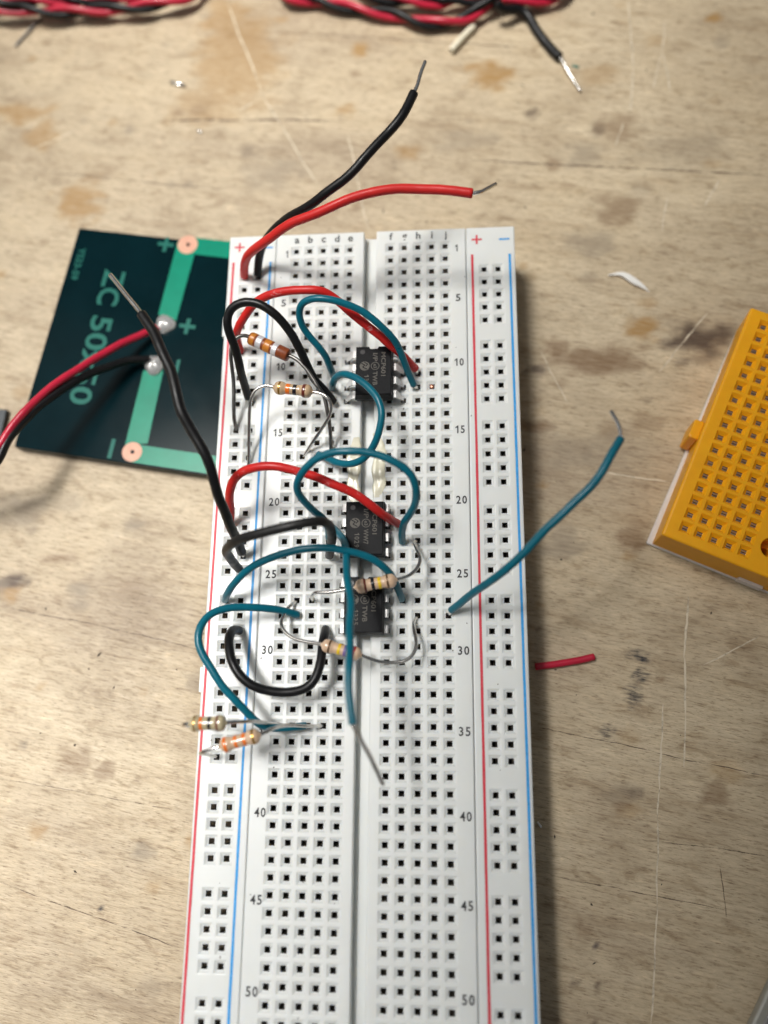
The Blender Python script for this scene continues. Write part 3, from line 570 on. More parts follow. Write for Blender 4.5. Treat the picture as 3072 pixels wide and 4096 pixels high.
RINGS = [(1.06, TOP, 0), (1.00, TOP - 0.015, 0), (0.90, TOP - 0.06, 0), (0.72, 0.10, 0), (0.56, 0.03, 0), (0.46, 0.0, 0), (0.44, -0.10, 0), (0.44, -0.26, 1), (0.44, -3.6, 1)]
ZB = -9.6
YT, YB = 3.30, -162.0
CH = 0.24

def breaks(centres, lo, hi):
    out = {round(lo, 4), round(hi, 4)}
    for c in centres: out.add(round(c - PITCH / 2, 4)); out.add(round(c + PITCH / 2, 4))
    return sorted(out)
def cells(xs, centres):
    return {round(c, 3): next(i for i in range(len(xs) - 1) if xs[i] < c < xs[i + 1]) for c in centres}

board = thing('breadboard', (0, -79, ZW), 'long white solderless breadboard carrying the chips, resistors and jumper wires', 'breadboard')
ry = [row_y(r) for r in range(1, ROWS + 1)]

def half_panel(pl, x0, x1, cols):
    cx = [COLX[c] for c in cols]
    xs = breaks(cx, x0, x1); ys = breaks(ry, YB, YT)
    ci, rj = cells(xs, cx), cells(ys, ry)
    pl.build(xs, ys, TOP, {(i, j) for i in ci.values() for j in rj.values()}, RINGS, CH, ZB)
pl = Plate(); half_panel(pl, -17.54, -1.40, 'abcde'); n0 = len(pl.v)
pr = Plate(); half_panel(pr, 1.40, 17.52, 'fghij')
vv = pl.v + pr.v; ff = pl.f + [tuple(i + n0 for i in t) for t in pr.f]; mm_ = pl.m + pr.m
bx = boxmesh(-1.22, 1.22, YB + 0.3, YT + 0.2, ZB + 0.2, -2.2)
ff += [tuple(i + len(vv) for i in t) for t in bx[1]]; mm_ += [0] * 6; vv += bx[0]
panel = link_mesh('main_panel', vv, ff, None, board, mats=['white', 'shaft'], fm=mm_)

def leaf_pair(mesh, cx, cy, along_x, jit, w=0.42):
    """the two spring leaves of a contact under one hole"""
    for s in (-1, 1):
        a, b, zt, zbm = 0.42, 0.06 + jit * 0.06, -0.34 - 0.5 * jit * jit, -2.0
        q = [(-w, s * a, zt), (w, s * a, zt), (w, s * b, zbm), (-w, s * b, zbm)]
        if not along_x: q = [(y, x, z) for x, y, z in q]
        n = len(mesh[0]); mesh[0].extend((cx + x, cy + y, z) for x, y, z in q); mesh[1].append((n, n + 1, n + 2, n + 3))
mesh = ([], [])
for c in 'abcdefghij':
    for r in range(1, 56): leaf_pair(mesh, COLX[c], row_y(r), True, random.random())
o = link_mesh('contact_clips', mesh[0], mesh[1], 'clip', panel); o['kind'] = 'stuff'

PRT = TOP + 0.015
for r in [1] + list(range(5, 64, 5)):
    s = str(r); w = 0.45 if r == 1 else (0.86 if r < 10 else (1.62 if r < 20 else 1.82))
    lettering('row_number', s, (-15.10 - w / 2 + (0.0 if r > 9 else -0.4), row_y(r) - 0.62, PRT), 1.42, 'ink', panel, w)
    lettering('row_number', s, (15.45 + w / 2 + (0.0 if r > 9 else 0.35), row_y(r) - 0.62, PRT), 1.42, 'ink', panel, w)
for c in 'abcdefghij':
    h = {'b': 1.45, 'd': 1.45, 'f': 1.45, 'h': 1.45, 'g': 1.45, 'i': 1.45, 'j': 1.75}.get(c, 1.05)
    dy = {'g': -0.2, 'j': -0.1}.get(c, 0.2 if h > 1.2 else 0.0)
    lettering('column_letter', c, (COLX[c] + 0.08, 2.10 + dy, PRT), h, 'ink', panel, None)

RAIL_ROWS = [r for r in range(3, 62) if (r - 3) % 6 != 5]
def rail(x0, x1, cx, stripes, marks, tabs):
    p = Plate(); rr = [row_y(r) for r in RAIL_ROWS]
    xs = breaks(cx, x0, x1); ys = breaks(rr, YB, YT)
    ci, rj = cells(xs, cx), cells(ys, rr)
    p.build(xs, ys, TOP, {(i, j) for i in ci.values() for j in rj.values()}, RINGS, CH, ZB)
    o = link_mesh('power_rail', p.v, p.f, None, board, mats=['white', 'shaft'], fm=p.m)
    ms = ([], [])
    for x in cx:
        for r in RAIL_ROWS:
            if r < 56: leaf_pair(ms, x, row_y(r), False, random.random())
    k = link_mesh('contact_clips', ms[0], ms[1], 'clip', o); k['kind'] = 'stuff'
    for xa, xb, ya, w, mt in stripes:                       # printed stripe, slightly out of true
        n = 60; vs_ = []; fs = []
        for i in range(n + 1):
            t = i / n; y = ya + (-159 - ya) * t; x = xa + (xb - xa) * t * 159 / 124
            e1, e2 = random.uniform(-.018, .018), random.uniform(-.018, .018)
            vs_ += [(x - w / 2 + e1, y, PRT), (x + w / 2 + e2, y, PRT)]
            if i: fs.append((2 * i, 2 * i + 1, 2 * i - 1, 2 * i - 2))
        link_mesh('stripe', vs_, fs, mt, o)
    for kind, x, y, mt in marks:
        a, t = 0.95, 0.17
        parts = boxmesh(x - a, x + a, y - t, y + t, PRT - 0.004, PRT)
        if kind == '+': parts = extend((list(parts[0]), list(parts[1])), boxmesh(x - t, x + t, y - a, y + a, PRT - 0.004, PRT + 0.004))
        link_mesh('polarity_mark', parts[0], parts[1], mt, o)
    for y0, y1, sx in tabs:
        xe = x0 - CH if sx < 0 else x1 + CH
        b_ = boxmesh(min(xe, xe + sx * 0.85), max(xe, xe + sx * 0.85), y0, y1, -7.5, -1.2, 0.12)
        link_mesh('side_tab', b_[0], b_[1], 'white', o)
    return o
rail(-26.60, -18.10, (-23.60, -21.06), [(-25.88, -26.36, -2.0, 0.42, 'ink_red'), (-18.80, -19.30, -2.1, 0.42, 'ink_blue')],
     [('+', -24.88, 1.2, 'ink_red'), ('-', -19.45, 0.95, 'ink_blue')], [(-16.4, -12.4, -1), (-81.2, -77.0, -1)])
rail(18.10, 26.50, (21.05, 23.57), [(18.91, 19.38, -2.1, 0.42, 'ink_red'), (25.75, 26.10, -2.2, 0.42, 'ink_blue')],
     [('+', 19.79, 0.99, 'ink_red'), ('-', 24.84, 0.88, 'ink_blue')], [])
b_ = boxmesh(-17.2, 26.2, YB + 0.6, YT - 0.6, ZW, ZB - 0.02)
link_mesh('foam_backing', b_[0], b_[1], 'foam', board)

# plastic that was melted by a soldering iron beside the centre groove
def melted(x0, x1, y0, y1, seed, edge_in):
    rnd = random.Random(seed); nx, ny = 16, 34; vs_, fs = [], []
    ph = [rnd.uniform(0, 6.28) for _ in range(6)]
    for j in range(ny + 1):
        t = j / ny; y = y0 + (y1 - y0) * t
        wob = 0.13 * math.sin(t * 9 + ph[0]) + 0.09 * math.sin(t * 21 + ph[1])
        taper = math.sin(math.pi * min(1, max(0, t))) ** 0.5
        for i in range(nx + 1):
            s = i / nx
            xa, xb = (x0 + (1 - taper) * 1.2 + 0.22 * math.sin(t * 13 + ph[2]), x1 + wob) if edge_in > 0 else (x0 - wob, x1 - (1 - taper) * 1.2 + 0.22 * math.sin(t * 13 + ph[2]))
            x = xa + (xb - xa) * s
            e = min(s, 1 - s, t, 1 - t) * 6
            lump = pn.noise((x * 0.9, y * 0.7, seed)) * 0.10 + pn.noise((x * 2.2, y * 1.9, seed + 3)) * 0.05
            z = TOP - 0.03 + min(1, e) ** 0.5 * (0.085 + lump * 0.5)
            inner = s if edge_in > 0 else 1 - s
            if inner > 0.93: z -= (inner - 0.93) * 5.0
            vs_.append((x, y, z))
    for j in range(ny):
        for i in range(nx):
            a = j * (nx + 1) + i; fs.append((a, a + 1, a + nx + 2, a + nx + 1))
    return link_mesh('melted_patch', vs_, fs, 'cream', panel, smooth=True)
melted(-3.45, -1.05, -49.6, -37.0, 3, 1)
melted(1.05, 3.40, -48.6, -36.6, 5, -1)

# ------------------------------------------------------------------ chips
def strip(path, widths, th, wdir):
    """flat bent strip: path points, half widths, thickness, width direction"""
    wd = V(wdir); vs_, fs = [], []
    for i, p in enumerate(path):
        p = V(p); t = (V(path[min(i + 1, len(path) - 1)]) - V(path[max(i - 1, 0)])).normalized()
        n = t.cross(wd).normalized() * th / 2; w = wd * widths[i]
        vs_ += [p - w - n, p + w - n, p + w + n, p - w + n]
        if i:
            a = 4 * (i - 1); b = 4 * i
            for k in range(4): fs.append((a + k, a + (k + 1) % 4, b + (k + 1) % 4, b + k))
    fs.append((3, 2, 1, 0)); n = len(vs_); fs.append((n - 4, n - 3, n - 2, n - 1))
    return vs_, fs

def disc(cx, cy, z, r, n=28, r_in=0.0):
    vs_ = [(cx + r * math.cos(2 * math.pi * k / n), cy + r * math.sin(2 * math.pi * k / n), z) for k in range(n)]
    if not r_in: return vs_, [tuple(range(n))]
    vs_ += [(cx + r_in * math.cos(2 * math.pi * k / n), cy + r_in * math.sin(2 * math.pi * k / n), z) for k in range(n)]
    return vs_, [(k, (k + 1) % n, n + (k + 1) % n, n + k) for k in range(n)]

def chip(first_row, cx, xl, xr, z0, label, lines, tilt=0.0):
    cy = (row_y(first_row) + row_y(first_row + 3)) / 2
    t = thing('op_amp_chip', (cx, cy, z0), label, 'chip', 'eight-leg chips across the groove')
    hw, hl = 3.30, 4.70; zt = z0 + 3.3
    def outline(ins, nd):
        w, l = hw - ins, hl - ins
        return [(-w, -l), (w, -l), (w, l), (0.85, l), (0.62, l - nd), (-0.62, l - nd), (-0.85, l), (-w, l)]
    levels = [(z0, 0.30), (z0 + 1.5, 0.0), (z0 + 1.72, 0.0), (zt - 0.10, 0.22), (zt, 0.32)]
    vs_, fs = [], []
    def T(x, y, z): return (cx + x, cy + y, z + tilt * y)
    for z, ins in levels: vs_ += [T(x, y, z) for x, y in outline(ins, 0.42)]
    n = 8
    fs.append(tuple(reversed(range(n))))
    for l in range(len(levels) - 1):
        for k in range(n): fs.append((l * n + k, l * n + (k + 1) % n, (l + 1) * n + (k + 1) % n, (l + 1) * n + k))
    fs.append(tuple((len(levels) - 1) * n + k for k in range(n)))
    body = link_mesh('body', vs_, fs, 'chip', t)
    zz = zt + 0.012
    def put(name, mesh, mat): return link_mesh(name, [T(x, y, z) for x, y, z in mesh[0]], mesh[1], mat, body)
    put('pin_one_dimple', disc(-1.95, 3.45, zz, 0.42), 'chip_gloss')
    def txt(s, x, y, h, w):
        v2, f2, W0, H0 = text_mesh(s)
        put('marking', ([(x + (q[1] * h / H0), y - q[0] * w / W0, zz) for q in v2], f2), 'laser')
    txt(lines[0], 1.72, 1.10, 0.80, 4.45)
    txt('I/P', 0.28, 2.42, 0.80, 1.55)
    put('marking', disc(0.28, 0.78, zz, 0.74, 32, 0.62), 'laser'); txt('e3', 0.28, 0.78, 0.58, 0.78)
    txt(lines[1], 0.28, -1.52, 0.80, 2.55)
    txt(lines[2], -1.20, -2.10, 0.80, 2.45)
    put('maker_logo', disc(-1.55, 0.80, zz, 0.86, 36), 'laser')
    for k, (x0_, y0_, x1_, y1_) in enumerate([(-2.18, 1.35, -1.50, 0.98), (-1.50, 0.98, -1.92, 0.62), (-1.92, 0.62, -1.15, 0.22), (-1.62, 1.52, -1.02, 1.12), (-1.02, 1.12, -1.40, 0.74)]):
        d = Vector((x1_ - x0_, y1_ - y0_, 0)); nn = Vector((-d.y, d.x, 0)).normalized() * 0.085
        a, b = V((x0_, y0_, zz + 0.006)), V((x1_, y1_, zz + 0.006))
        put('logo_zigzag', ([a + nn, a - nn, b - nn, b + nn], [(3, 2, 1, 0)]), 'chip')
    for s, xh in ((-1, xl), (1, xr)):
        for k in range(4):
            y = row_y(first_row + k); zl = z0 + 1.62 + tilt * (y - cy)
            xb = cx + s * (hw - 0.25); xo = cx + s * (hw + 0.58)
            path = [(xb, y, zl), (xo - s * 0.12, y, zl), (xo, y, zl - 0.14), (xo + (xh - xo) * 0.35, y, zl - 0.85), (xh - s * 0.02, y, min(0.7, zl - 1.0)), (xh, y, -1.4)]
            m_ = strip(path, [0.66, 0.66, 0.66, 0.62, 0.26, 0.24], 0.24, (0, 1, 0))
            link_mesh('leg', m_[0], m_[1], 'leg', t)
    return t
chip(10, 1.42, COLX['e'], COLX['g'], 1.50, 'black eight-leg chip nearest the top, legs splayed to the right, teal wire hooked over it', ['MCP601', 'TWB', '1335'])
chip(21, 0.25, COLX['e'], COLX['f'], 1.15, 'middle black eight-leg chip printed 1029, under the red arched wire', ['MCP601', 'WW7', '1029'])
chip(26, 0.27, COLX['e'], COLX['f'], 1.15, 'lowest black eight-leg chip, crossed by a resistor and a teal wire', ['MCP601', 'TWB', '1325'])

# ------------------------------------------------------------------ wires
def wire(name, key, mat, label, cat='wire', group=None, bare_mat='tin', bare_r=0.32, sides=16, hollow=0.0):
    d = WIRES[key]; ins = d['ins']
    base = min([ins[0], ins[-1]], key=lambda p: p[2]) if 'panel' not in key else ins[0]
    t = thing(name, base, label, cat, group)
    path = spline(ins); nP = len(path); sd_ = len(key) * 7.3 + ord(key[3])
    for i in range(1, nP - 1):                                   # small kinks from handling
        e_ = min(1, i / 8, (nP - 1 - i) / 8)
        path[i] = path[i] + (pn.noise_vector(path[i] * 0.16 + Vector((sd_, 0, 0))) * 0.26 + pn.noise_vector(path[i] * 0.42 + Vector((0, sd_, 0))) * 0.05) * e_
    m_ = tube(path, d['r'], sides, 0.22, hollow, 0.018)
    link_mesh('insulation', m_[0], m_[1], mat, t, True)
    for b in d['bare']:
        if len(b) > 1:
            m_ = tube(spline(b, 0.3, 2), bare_r, 10, 0.35); link_mesh('bare_end', m_[0], m_[1], bare_mat, t, True)
    return t
JW = 'jumper wires plugged into the breadboard'
wire('jumper_wire', 'w_black_free_top', 'black', 'black wire rising from the left rail to a bare tip above the board', group=JW)
wire('jumper_wire', 'w_red_free_top', 'red_plain', 'red wire from the left rail reaching right past the board top, bare copper tip', group=JW)
wire('jumper_wire', 'w_red_arc_upper', 'red', 'red arched wire between the left rail and the topmost chip', group=JW)
wire('jumper_wire', 'w_black_arc_upper', 'black', 'black looped wire arching over the upper left rail beside the brown resistor', group=JW)
wire('jumper_wire', 'w_teal_arc_upper', 'teal', 'teal wire arching over the red one to the right of the topmost chip', group=JW)
wire('jumper_wire', 'w_teal_hook_chip', 'teal', 'teal hooked wire crossing the topmost chip and curling back left below it', group=JW)
wire('jumper_wire', 'w_red_arc_middle', 'red', 'scuffed red arched wire from the left rail to the middle chip', group=JW)
wire('jumper_wire', 'w_teal_loop_middle', 'teal', 'teal round loop standing above the middle chip and the scuffed red wire', group=JW)
wire('jumper_wire', 'w_teal_standing', 'teal', 'teal wire hanging down over the lowest chip to a long bare tip', group=JW, bare_r=0.34)
wire('jumper_wire', 'w_black_bridge', 'black_matte', 'black bridge-shaped wire standing high over the left rail near row 23', group=JW)
wire('jumper_wire', 'w_black_free_left', 'black', 'long black wire from the left rail ending in a bare tip over the green panel', group=JW, bare_r=0.36)
wire('jumper_wire', 'w_teal_arc_rail', 'teal', 'low teal arch from the left rail to the right of the lowest chip', group=JW)
wire('jumper_wire', 'w_teal_loop_left', 'teal', 'teal wire looping out over the left rail and down to row 35', group=JW)
wire('jumper_wire', 'w_black_u', 'black', 'black U-shaped wire hanging below row 30 on the left', group=JW)
wire('jumper_wire', 'w_teal_free_right', 'teal', 'teal wire crossing the right rail to a bare tip over the bench', group=JW)
PW_ = 'wires soldered to the green panel'
wire('panel_wire', 'w_panel_red', 'crimson', 'crimson wire soldered to the green panel, leaving at the left edge', group=PW_)
wire('panel_wire', 'w_panel_black', 'black', 'black wire soldered to the green panel below the crimson one', group=PW_)
wire('hookup_wire_end', 'w_cable_end_black', 'black', 'thick black wire end with a stripped straight tip at the top of the bench', bare_r=0.28)
wire('tube_offcut', 'w_white_tube', 'tube_w', 'short cream plastic tube lying under the twisted cable', 'offcut', hollow=0.4)
wire('insulation_offcut', 'w_red_scrap', 'crimson', 'short red sleeve of wire insulation lying right of the breadboard', 'offcut', hollow=0.34)
d = WIRES['w_bare_pin']['ins']; m_ = tube(spline(d), 0.27, 10, 0.3)
tag(link_mesh('wire_clipping', m_[0], m_[1], 'lead_dark', None, True), 'thin bare metal pin sticking out below the cables at top left', 'wire clipping')

# cut copper end left in hole i12
m_ = tube([V((COLX['i'], row_y(12), -1.5)), V((COLX['i'] - 0.02, row_y(12) + 0.02, 0.25))], 0.33, 12, 0.3)
tag(link_mesh('wire_stub', m_[0], m_[1], 'copper', None, True), 'cut copper wire end sitting in a hole right of the topmost chip', 'wire stub')

# twisted cables along the top
def twisted(key, label, r=0.72, pitch=20.0, phase=0.0):
    path = spline(CABLES[key], 0.5, 6); T, N = frames(path)
    t = thing('twisted_cable', path[len(path) // 2], label, 'cable', 'red and black twisted cables along the top')
    for s, mt, nm in ((0, 'crimson', 'red_strand'), (math.pi, 'black', 'black_strand')):
        L = 0; q = []
        for i, p in enumerate(path):
            if i: L += (p - path[i - 1]).length
            a = L / pitch * 2 * math.pi + s + phase
            up_ = (Vector((0, 0, 1)) - T[i] * T[i].z).normalized(); sd = T[i].cross(up_)
            q.append(p + up_ * (math.cos(a) * r * 0.98) + sd * (math.sin(a) * r * 0.98))
        m_ = tube(q, r, 16, 0.2); link_mesh(nm, m_[0], m_[1], mt, t, True)
    return t
twisted('cable_left_low', 'red and black twisted cable lying lowest at the top left corner', phase=0.6)
twisted('cable_left_high', 'red and black twisted cable at the very top left, behind the lower one', phase=2.2, pitch=18)
twisted('cable_mid', 'red and black twisted cable sagging across the top middle towards the black wire end', phase=1.5)
twisted('cable_high', 'red and black twisted cable cut by the top edge right of the middle', phase=4.0)
twisted('cable_right', 'short stretch of twisted cable at the top behind the stripped black end', phase=5.2)

# ------------------------------------------------------------------ resistors
def lathe(a, b, prof, sides=24):
    a, b = V(a), V(b); t = (b - a).normalized(); n = t.orthogonal().normalized(); bi = t.cross(n); L = (b - a).length
    vs_, fs = [], []
    for i, (u, r) in enumerate(prof):
        c = a + t * (u * L)
        for k in range(sides):
            g = 2 * math.pi * k / sides; vs_.append(c + n * (r * math.cos(g)) + bi * (r * math.sin(g)))
        if i:
            for k in range(sides): fs.append(((i - 1) * sides + k, (i - 1) * sides + (k + 1) % sides, i * sides + (k + 1) % sides, i * sides + k))
    fs.append(tuple(reversed(range(sides)))); fs.append(tuple((len(prof) - 1) * sides + k for k in range(sides)))
    return vs_, fs
def prof_r(prof, u):
    for (u0, r0), (u1, r1) in zip(prof, prof[1:]):
        if u0 <= u <= u1: return r0 + (r1 - r0) * (u - u0) / max(1e-9, u1 - u0)
    return prof[-1][1]
def dogbone(R_, w):
    out = []
    for i in range(49):
        u = i / 48; e = min(u, 1 - u)
        if e < 0.035: r = 0.30 + (0.34 - 0.30) * e / 0.035
        elif e < 0.16: q = (e - 0.035) / 0.125; r = 0.34 + (R_ - 0.34) * math.sqrt(max(0, 1 - (1 - q) ** 2))
        elif e < 0.22: r = R_
        elif e < 0.33: q = (e - 0.22) / 0.11; r = R_ + (w - R_) * (0.5 - 0.5 * math.cos(math.pi * q))
        else: r = w
        out.append((u, r))
    return out
def resistor(key, mat, prof, bands, label, lead='lead', lead_r=0.29):
    d = RES[key]
    t = thing('resistor', min(d['la'][-1], d['lb'][-1], key=lambda p: p[2]), label, 'resistor', 'resistors plugged into the breadboard')
    m_ = lathe(d['a'], d['b'], prof); body = link_mesh('body', m_[0], m_[1], mat, t, True)
    for u0, u1, mt in bands:
        n = 6; pr_ = [(u0, prof_r(prof, u0) - 0.03)] + [(u0 + (u1 - u0) * i / n, prof_r(prof, u0 + (u1 - u0) * i / n) + 0.022) for i in range(n + 1)] + [(u1, prof_r(prof, u1) - 0.03)]
        m_ = lathe(d['a'], d['b'], pr_); link_mesh('colour_band', m_[0], m_[1], mt, body, True)
    a, b = V(d['a']), V(d['b']); ax = (b - a).normalized()
    for pts, st in ((d['la'], a + ax * 0.25), (d['lb'], b - ax * 0.25)):
        m_ = tube(spline([tuple(st)] + pts[0:], 0.35, 4), lead_r, 12, 0.3); link_mesh('lead', m_[0], m_[1], lead, t, True)
    return t
cyl = [(0.0, 0.95), (0.012, 1.06), (0.03, 1.13), (0.97, 1.13), (0.988, 1.06), (1.0, 0.95)]
resistor('r_brown_silver', 'cinnamon', cyl, [(0.035, 0.155, 'b_orange_d'), (0.20, 0.345, 'b_silver'), (0.405, 0.565, 'b_orange_d'), (0.61, 0.735, 'b_silver')],
         'brown cylindrical resistor with silver and dull orange bands and dark leads', 'lead_dark', 0.33)
resistor('r_ten_k', 'tan', dogbone(1.15, 0.90), [(0.155, 0.205, 'b_gold'), (0.335, 0.435, 'b_orange'), (0.51, 0.60, 'b_black'), (0.745, 0.82, 'b_brown')],
         'glossy tan resistor left of the topmost chip with orange, black and brown bands')
resistor('r_yellow_band', 'peach', dogbone(1.18, 0.96), [(0.235, 0.285, 'b_brown'), (0.40, 0.475, 'b_black'), (0.555, 0.625, 'b_yellow'), (0.755, 0.80, 'b_golddark')],
         'peach resistor lying across the lowest chip, bands brown, black and yellow')
resistor('r_violet_band', 'peach', dogbone(1.10, 0.90), [(0.20, 0.245, 'b_golddark'), (0.42, 0.49, 'b_yellow'), (0.565, 0.635, 'b_violet'), (0.77, 0.84, 'b_red')],
         'peach resistor below the lowest chip with yellow, violet and red bands')
resistor('r_rail_upper', 'sand', dogbone(1.20, 0.98), [(0.16, 0.205, 'b_gold'), (0.305, 0.385, 'b_orange'), (0.52, 0.60, 'b_black'), (0.735, 0.80, 'b_brown')],
         'sand coloured resistor over the left rail edge at row 35, black and orange bands', lead='lead')
resistor('r_rail_lower', 'peach', dogbone(1.15, 0.94), [(0.13, 0.205, 'b_orange'), (0.38, 0.455, 'b_orange'), (0.575, 0.655, 'b_orange'), (0.80, 0.86, 'b_gold')],
         'tilted resistor with three orange bands below row 35 on the left rail', lead='lead')

# ------------------------------------------------------------------ green panel under the left rail
tl, bl = V(PCB['outline'][0]), V(PCB['outline'][1])
ev = (bl - tl).normalized(); eu = Vector((-ev.y, ev.x, 0)); LV = (bl - tl).length; ZP = tl.z
panel_t = thing('solar_panel', (tl.x, tl.y, ZW), 'dark green square circuit panel printed ZC 50x50, tucked under the left rail', 'circuit panel')
EX = eu; EY = -ev
bm_ = boxmesh(0, 50.5, -LV, 0, -(ZP - ZW), 0, 0.15)
link_mesh('board', frame_map(bm_[0], tl, EX, EY), bm_[1], 'pcb', panel_t)
def poly(name, pts, dz, mat):
    pts = [V(p) for p in pts]; c = sum((pts[i].cross(pts[(i + 1) % len(pts)]).z for i in range(len(pts))))
    if c < 0: pts = pts[::-1]
    n = len(pts); v_ = [p + Vector((0, 0, dz)) for p in pts] + [p + Vector((0, 0, dz - 0.03)) for p in pts]
    fs = [tuple(range(n))] + [(n + k, n + (k + 1) % n, (k + 1) % n, k) for k in range(n)]
    return link_mesh(name, v_, fs, mat, panel_t)
def along(p, du, dv): return V(p) + EX * du + EY * dv
pa, pb = V(PCB['pads'][0]), V(PCB['pads'][1])
poly('trace', PCB['tr_up'], 0.035, 'trace')
poly('trace', PCB['tr_lo'], 0.035, 'trace')
q = PCB['tr_up_h']; poly('trace', [q[0], along(q[0], 16, 0), along(q[3], 16, 0), q[3]], 0.042, 'trace')
q = PCB['tr_lo_h']; poly('trace', [q[0], along(q[0], 24, 0), along(q[3], 24, 0), q[3]], 0.042, 'trace')
for p, e in zip(PCB['pads'], PCB['padr']):
    r = (V(e) - V(p)).length
    m_ = disc(p[0], p[1], ZP + 0.055, r, 36); pd = link_mesh('bare_pad', m_[0], m_[1], 'pad', panel_t)
    m_ = disc(p[0] + 0.1, p[1], ZP + 0.065, 0.42, 18); link_mesh('pad_hole', m_[0], m_[1], 'pcb', pd)
for p, e in zip(PCB['solder'], PCB['solr']):
    r = (V(e) - V(p)).length; vs_, fs = [], []; n, lv = 24, 9
    for i in range(lv):
        a = i / (lv - 1) * math.pi / 2
        for k in range(n):
            g = 2 * math.pi * k / n; w = 1 + 0.10 * math.sin(3 * g + p[0]) * math.cos(a)
            vs_.append((p[0] + r * math.cos(a) * w * math.cos(g), p[1] + r * math.cos(a) * w * math.sin(g), ZP + 1.45 * math.sin(a) * (1 + 0.12 * math.sin(2 * g))))
        if i:
            for k in range(n): fs.append(((i - 1) * n + k, (i - 1) * n + (k + 1) % n, i * n + (k + 1) % n, i * n + k))
    link_mesh('solder_joint', vs_, fs, 'solder', panel_t, True)
tx = PCB['txt']
def ptext(s, p, h, w, rot=-math.pi / 2):
    base = math.atan2(EX.y, EX.x)
    lettering('lettering', s, (p[0], p[1], ZP + 0.03), h, 'silk', panel_t, w, base + rot)
z0_, z1_ = V(tx['ZC'][0]), V(tx['ZC'][1]); mid_ = (z0_ + z1_) / 2; LZ = (z1_ - z0_).length
dz_ = (z1_ - z0_).normalized()
ptext('ZC', z0_ + dz_ * (LZ * 0.135), 4.6, LZ * 0.265)
ptext('50x50', z0_ + dz_ * (LZ * 0.665), 4.6, LZ * 0.63)
s0, s1 = V(tx['small'][0]), V(tx['small'][1]); ptext('YS23-59', (s0 + s1) / 2, 1.5, (s1 - s0).length)
for kk in ('p1', 'p2'): ptext('+', V(tx[kk][0]), 3.4, 3.4)
ptext('-', V(tx['m1'][0]), 0.7, 3.0, -math.pi / 2); ptext('-', V(tx['m2'][0]), 0.8, 4.0, -math.pi / 2)

# ------------------------------------------------------------------ yellow mini breadboard
ya, yb = V(YEL[0]), V(YEL[1]); yx = (yb - ya).normalized(); yy = Vector((-yx.y, yx.x, 0))
yt = thing('mini_breadboard', (ya.x, ya.y, ZW), 'bright yellow mini breadboard lying tilted at the right edge', 'breadboard')
YTOP = 0.42
xcs = [i * PITCH for i in range(5)] + [17.78 + i * PITCH for i in range(5)]
ycs = [j * PITCH for j in range(17)]
p = Plate()
xs = sorted(set(breaks(xcs, -2.85, 30.9)) | {11.43, 16.51}); ys = sorted(set(breaks(ycs, -2.25, 42.9)) | set())
xs = sorted(set(round(x, 3) for x in xs)); ys = sorted(set(round(y, 3) for y in ys))
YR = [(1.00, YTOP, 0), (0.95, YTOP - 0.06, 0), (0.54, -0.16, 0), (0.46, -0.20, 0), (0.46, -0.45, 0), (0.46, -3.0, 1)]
ci, rj = cells(xs, xcs), cells(ys, ycs)
hx, hy, hr = 13.97, 2.30, 1.85
gi = next(i for i in range(len(xs) - 1) if xs[i] < hx < xs[i + 1])
def in_gap(i, j): return i == gi and ys[j] < hy + 2.6 and ys[j + 1] > hy - 2.6 and ys[j] >= -1.30 and ys[j + 1] <= 6.40
p.build(xs, ys, YTOP, {(i, j) for i in ci.values() for j in rj.values()}, YR, 0.45, -(8.4 - 0.35), skip=in_gap, draft=-0.30)
gy = [j for j in range(len(ys) - 1) if in_gap(gi, j)]
gx0, gx1, gy0, gy1 = xs[gi], xs[gi + 1], ys[gy[0]], ys[gy[-1] + 1]
ncir = 40
def rectpt(a):
    c, s_ = math.cos(a), math.sin(a); k = 1e9
    if c > 1e-9: k = min(k, (gx1 - hx) / c)
    if c < -1e-9: k = min(k, (gx0 - hx) / c)
    if s_ > 1e-9: k = min(k, (gy1 - hy) / s_)
    if s_ < -1e-9: k = min(k, (gy0 - hy) / s_)
    return (hx + c * k, hy + s_ * k, YTOP)
ang = sorted([2 * math.pi * k / ncir for k in range(ncir)] + [math.atan2(y - hy, x - hx) % (2 * math.pi) for x in (gx0, gx1) for y in (gy0, gy1)])
for k in range(len(ang)):
    a0, a1 = ang[k], ang[(k + 1) % len(ang)]
    prev = (rectpt(a0), rectpt(a1))
    for rr_, zz in ((hr, YTOP), (hr - 0.12, YTOP - 0.12), (hr - 0.15, -3.5), (0.9, -3.6), (0.9, -8.0)):
        cur = ((hx + rr_ * math.cos(a0), hy + rr_ * math.sin(a0), zz), (hx + rr_ * math.cos(a1), hy + rr_ * math.sin(a1), zz))
        p.face([prev[0], prev[1], cur[1], cur[0]] if False else [cur[0], prev[0], prev[1], cur[1]]); prev = cur
body = link_mesh('body', frame_map(p.v, ya, yx, yy), p.f, None, yt, mats=['yellow', 'shaft'], fm=p.m)
ms = ([], [])
for x in xcs:
    for y in ycs:
        jt = random.random()
        for yc_, wd in ((0.22, 0.20), (-0.24, 0.17)):       # two rolled spring lips, a slot between them
            for i in range(6):
                g = math.pi * i / 5; n = len(ms[0])
                ms[0].extend([(x - .44, y + yc_ + wd * math.cos(g), -0.52 + 0.24 * math.sin(g) - 0.08 * jt), (x + .44, y + yc_ + wd * math.cos(g), -0.52 + 0.24 * math.sin(g) - 0.08 * jt)])
                if i: ms[1].append((n - 2, n - 1, n + 1, n))
k = link_mesh('contact_clips', frame_map(ms[0], ya, yx, yy), ms[1], 'clip_pale', body); k['kind'] = 'stuff'
zb_ = ZW - ya.z
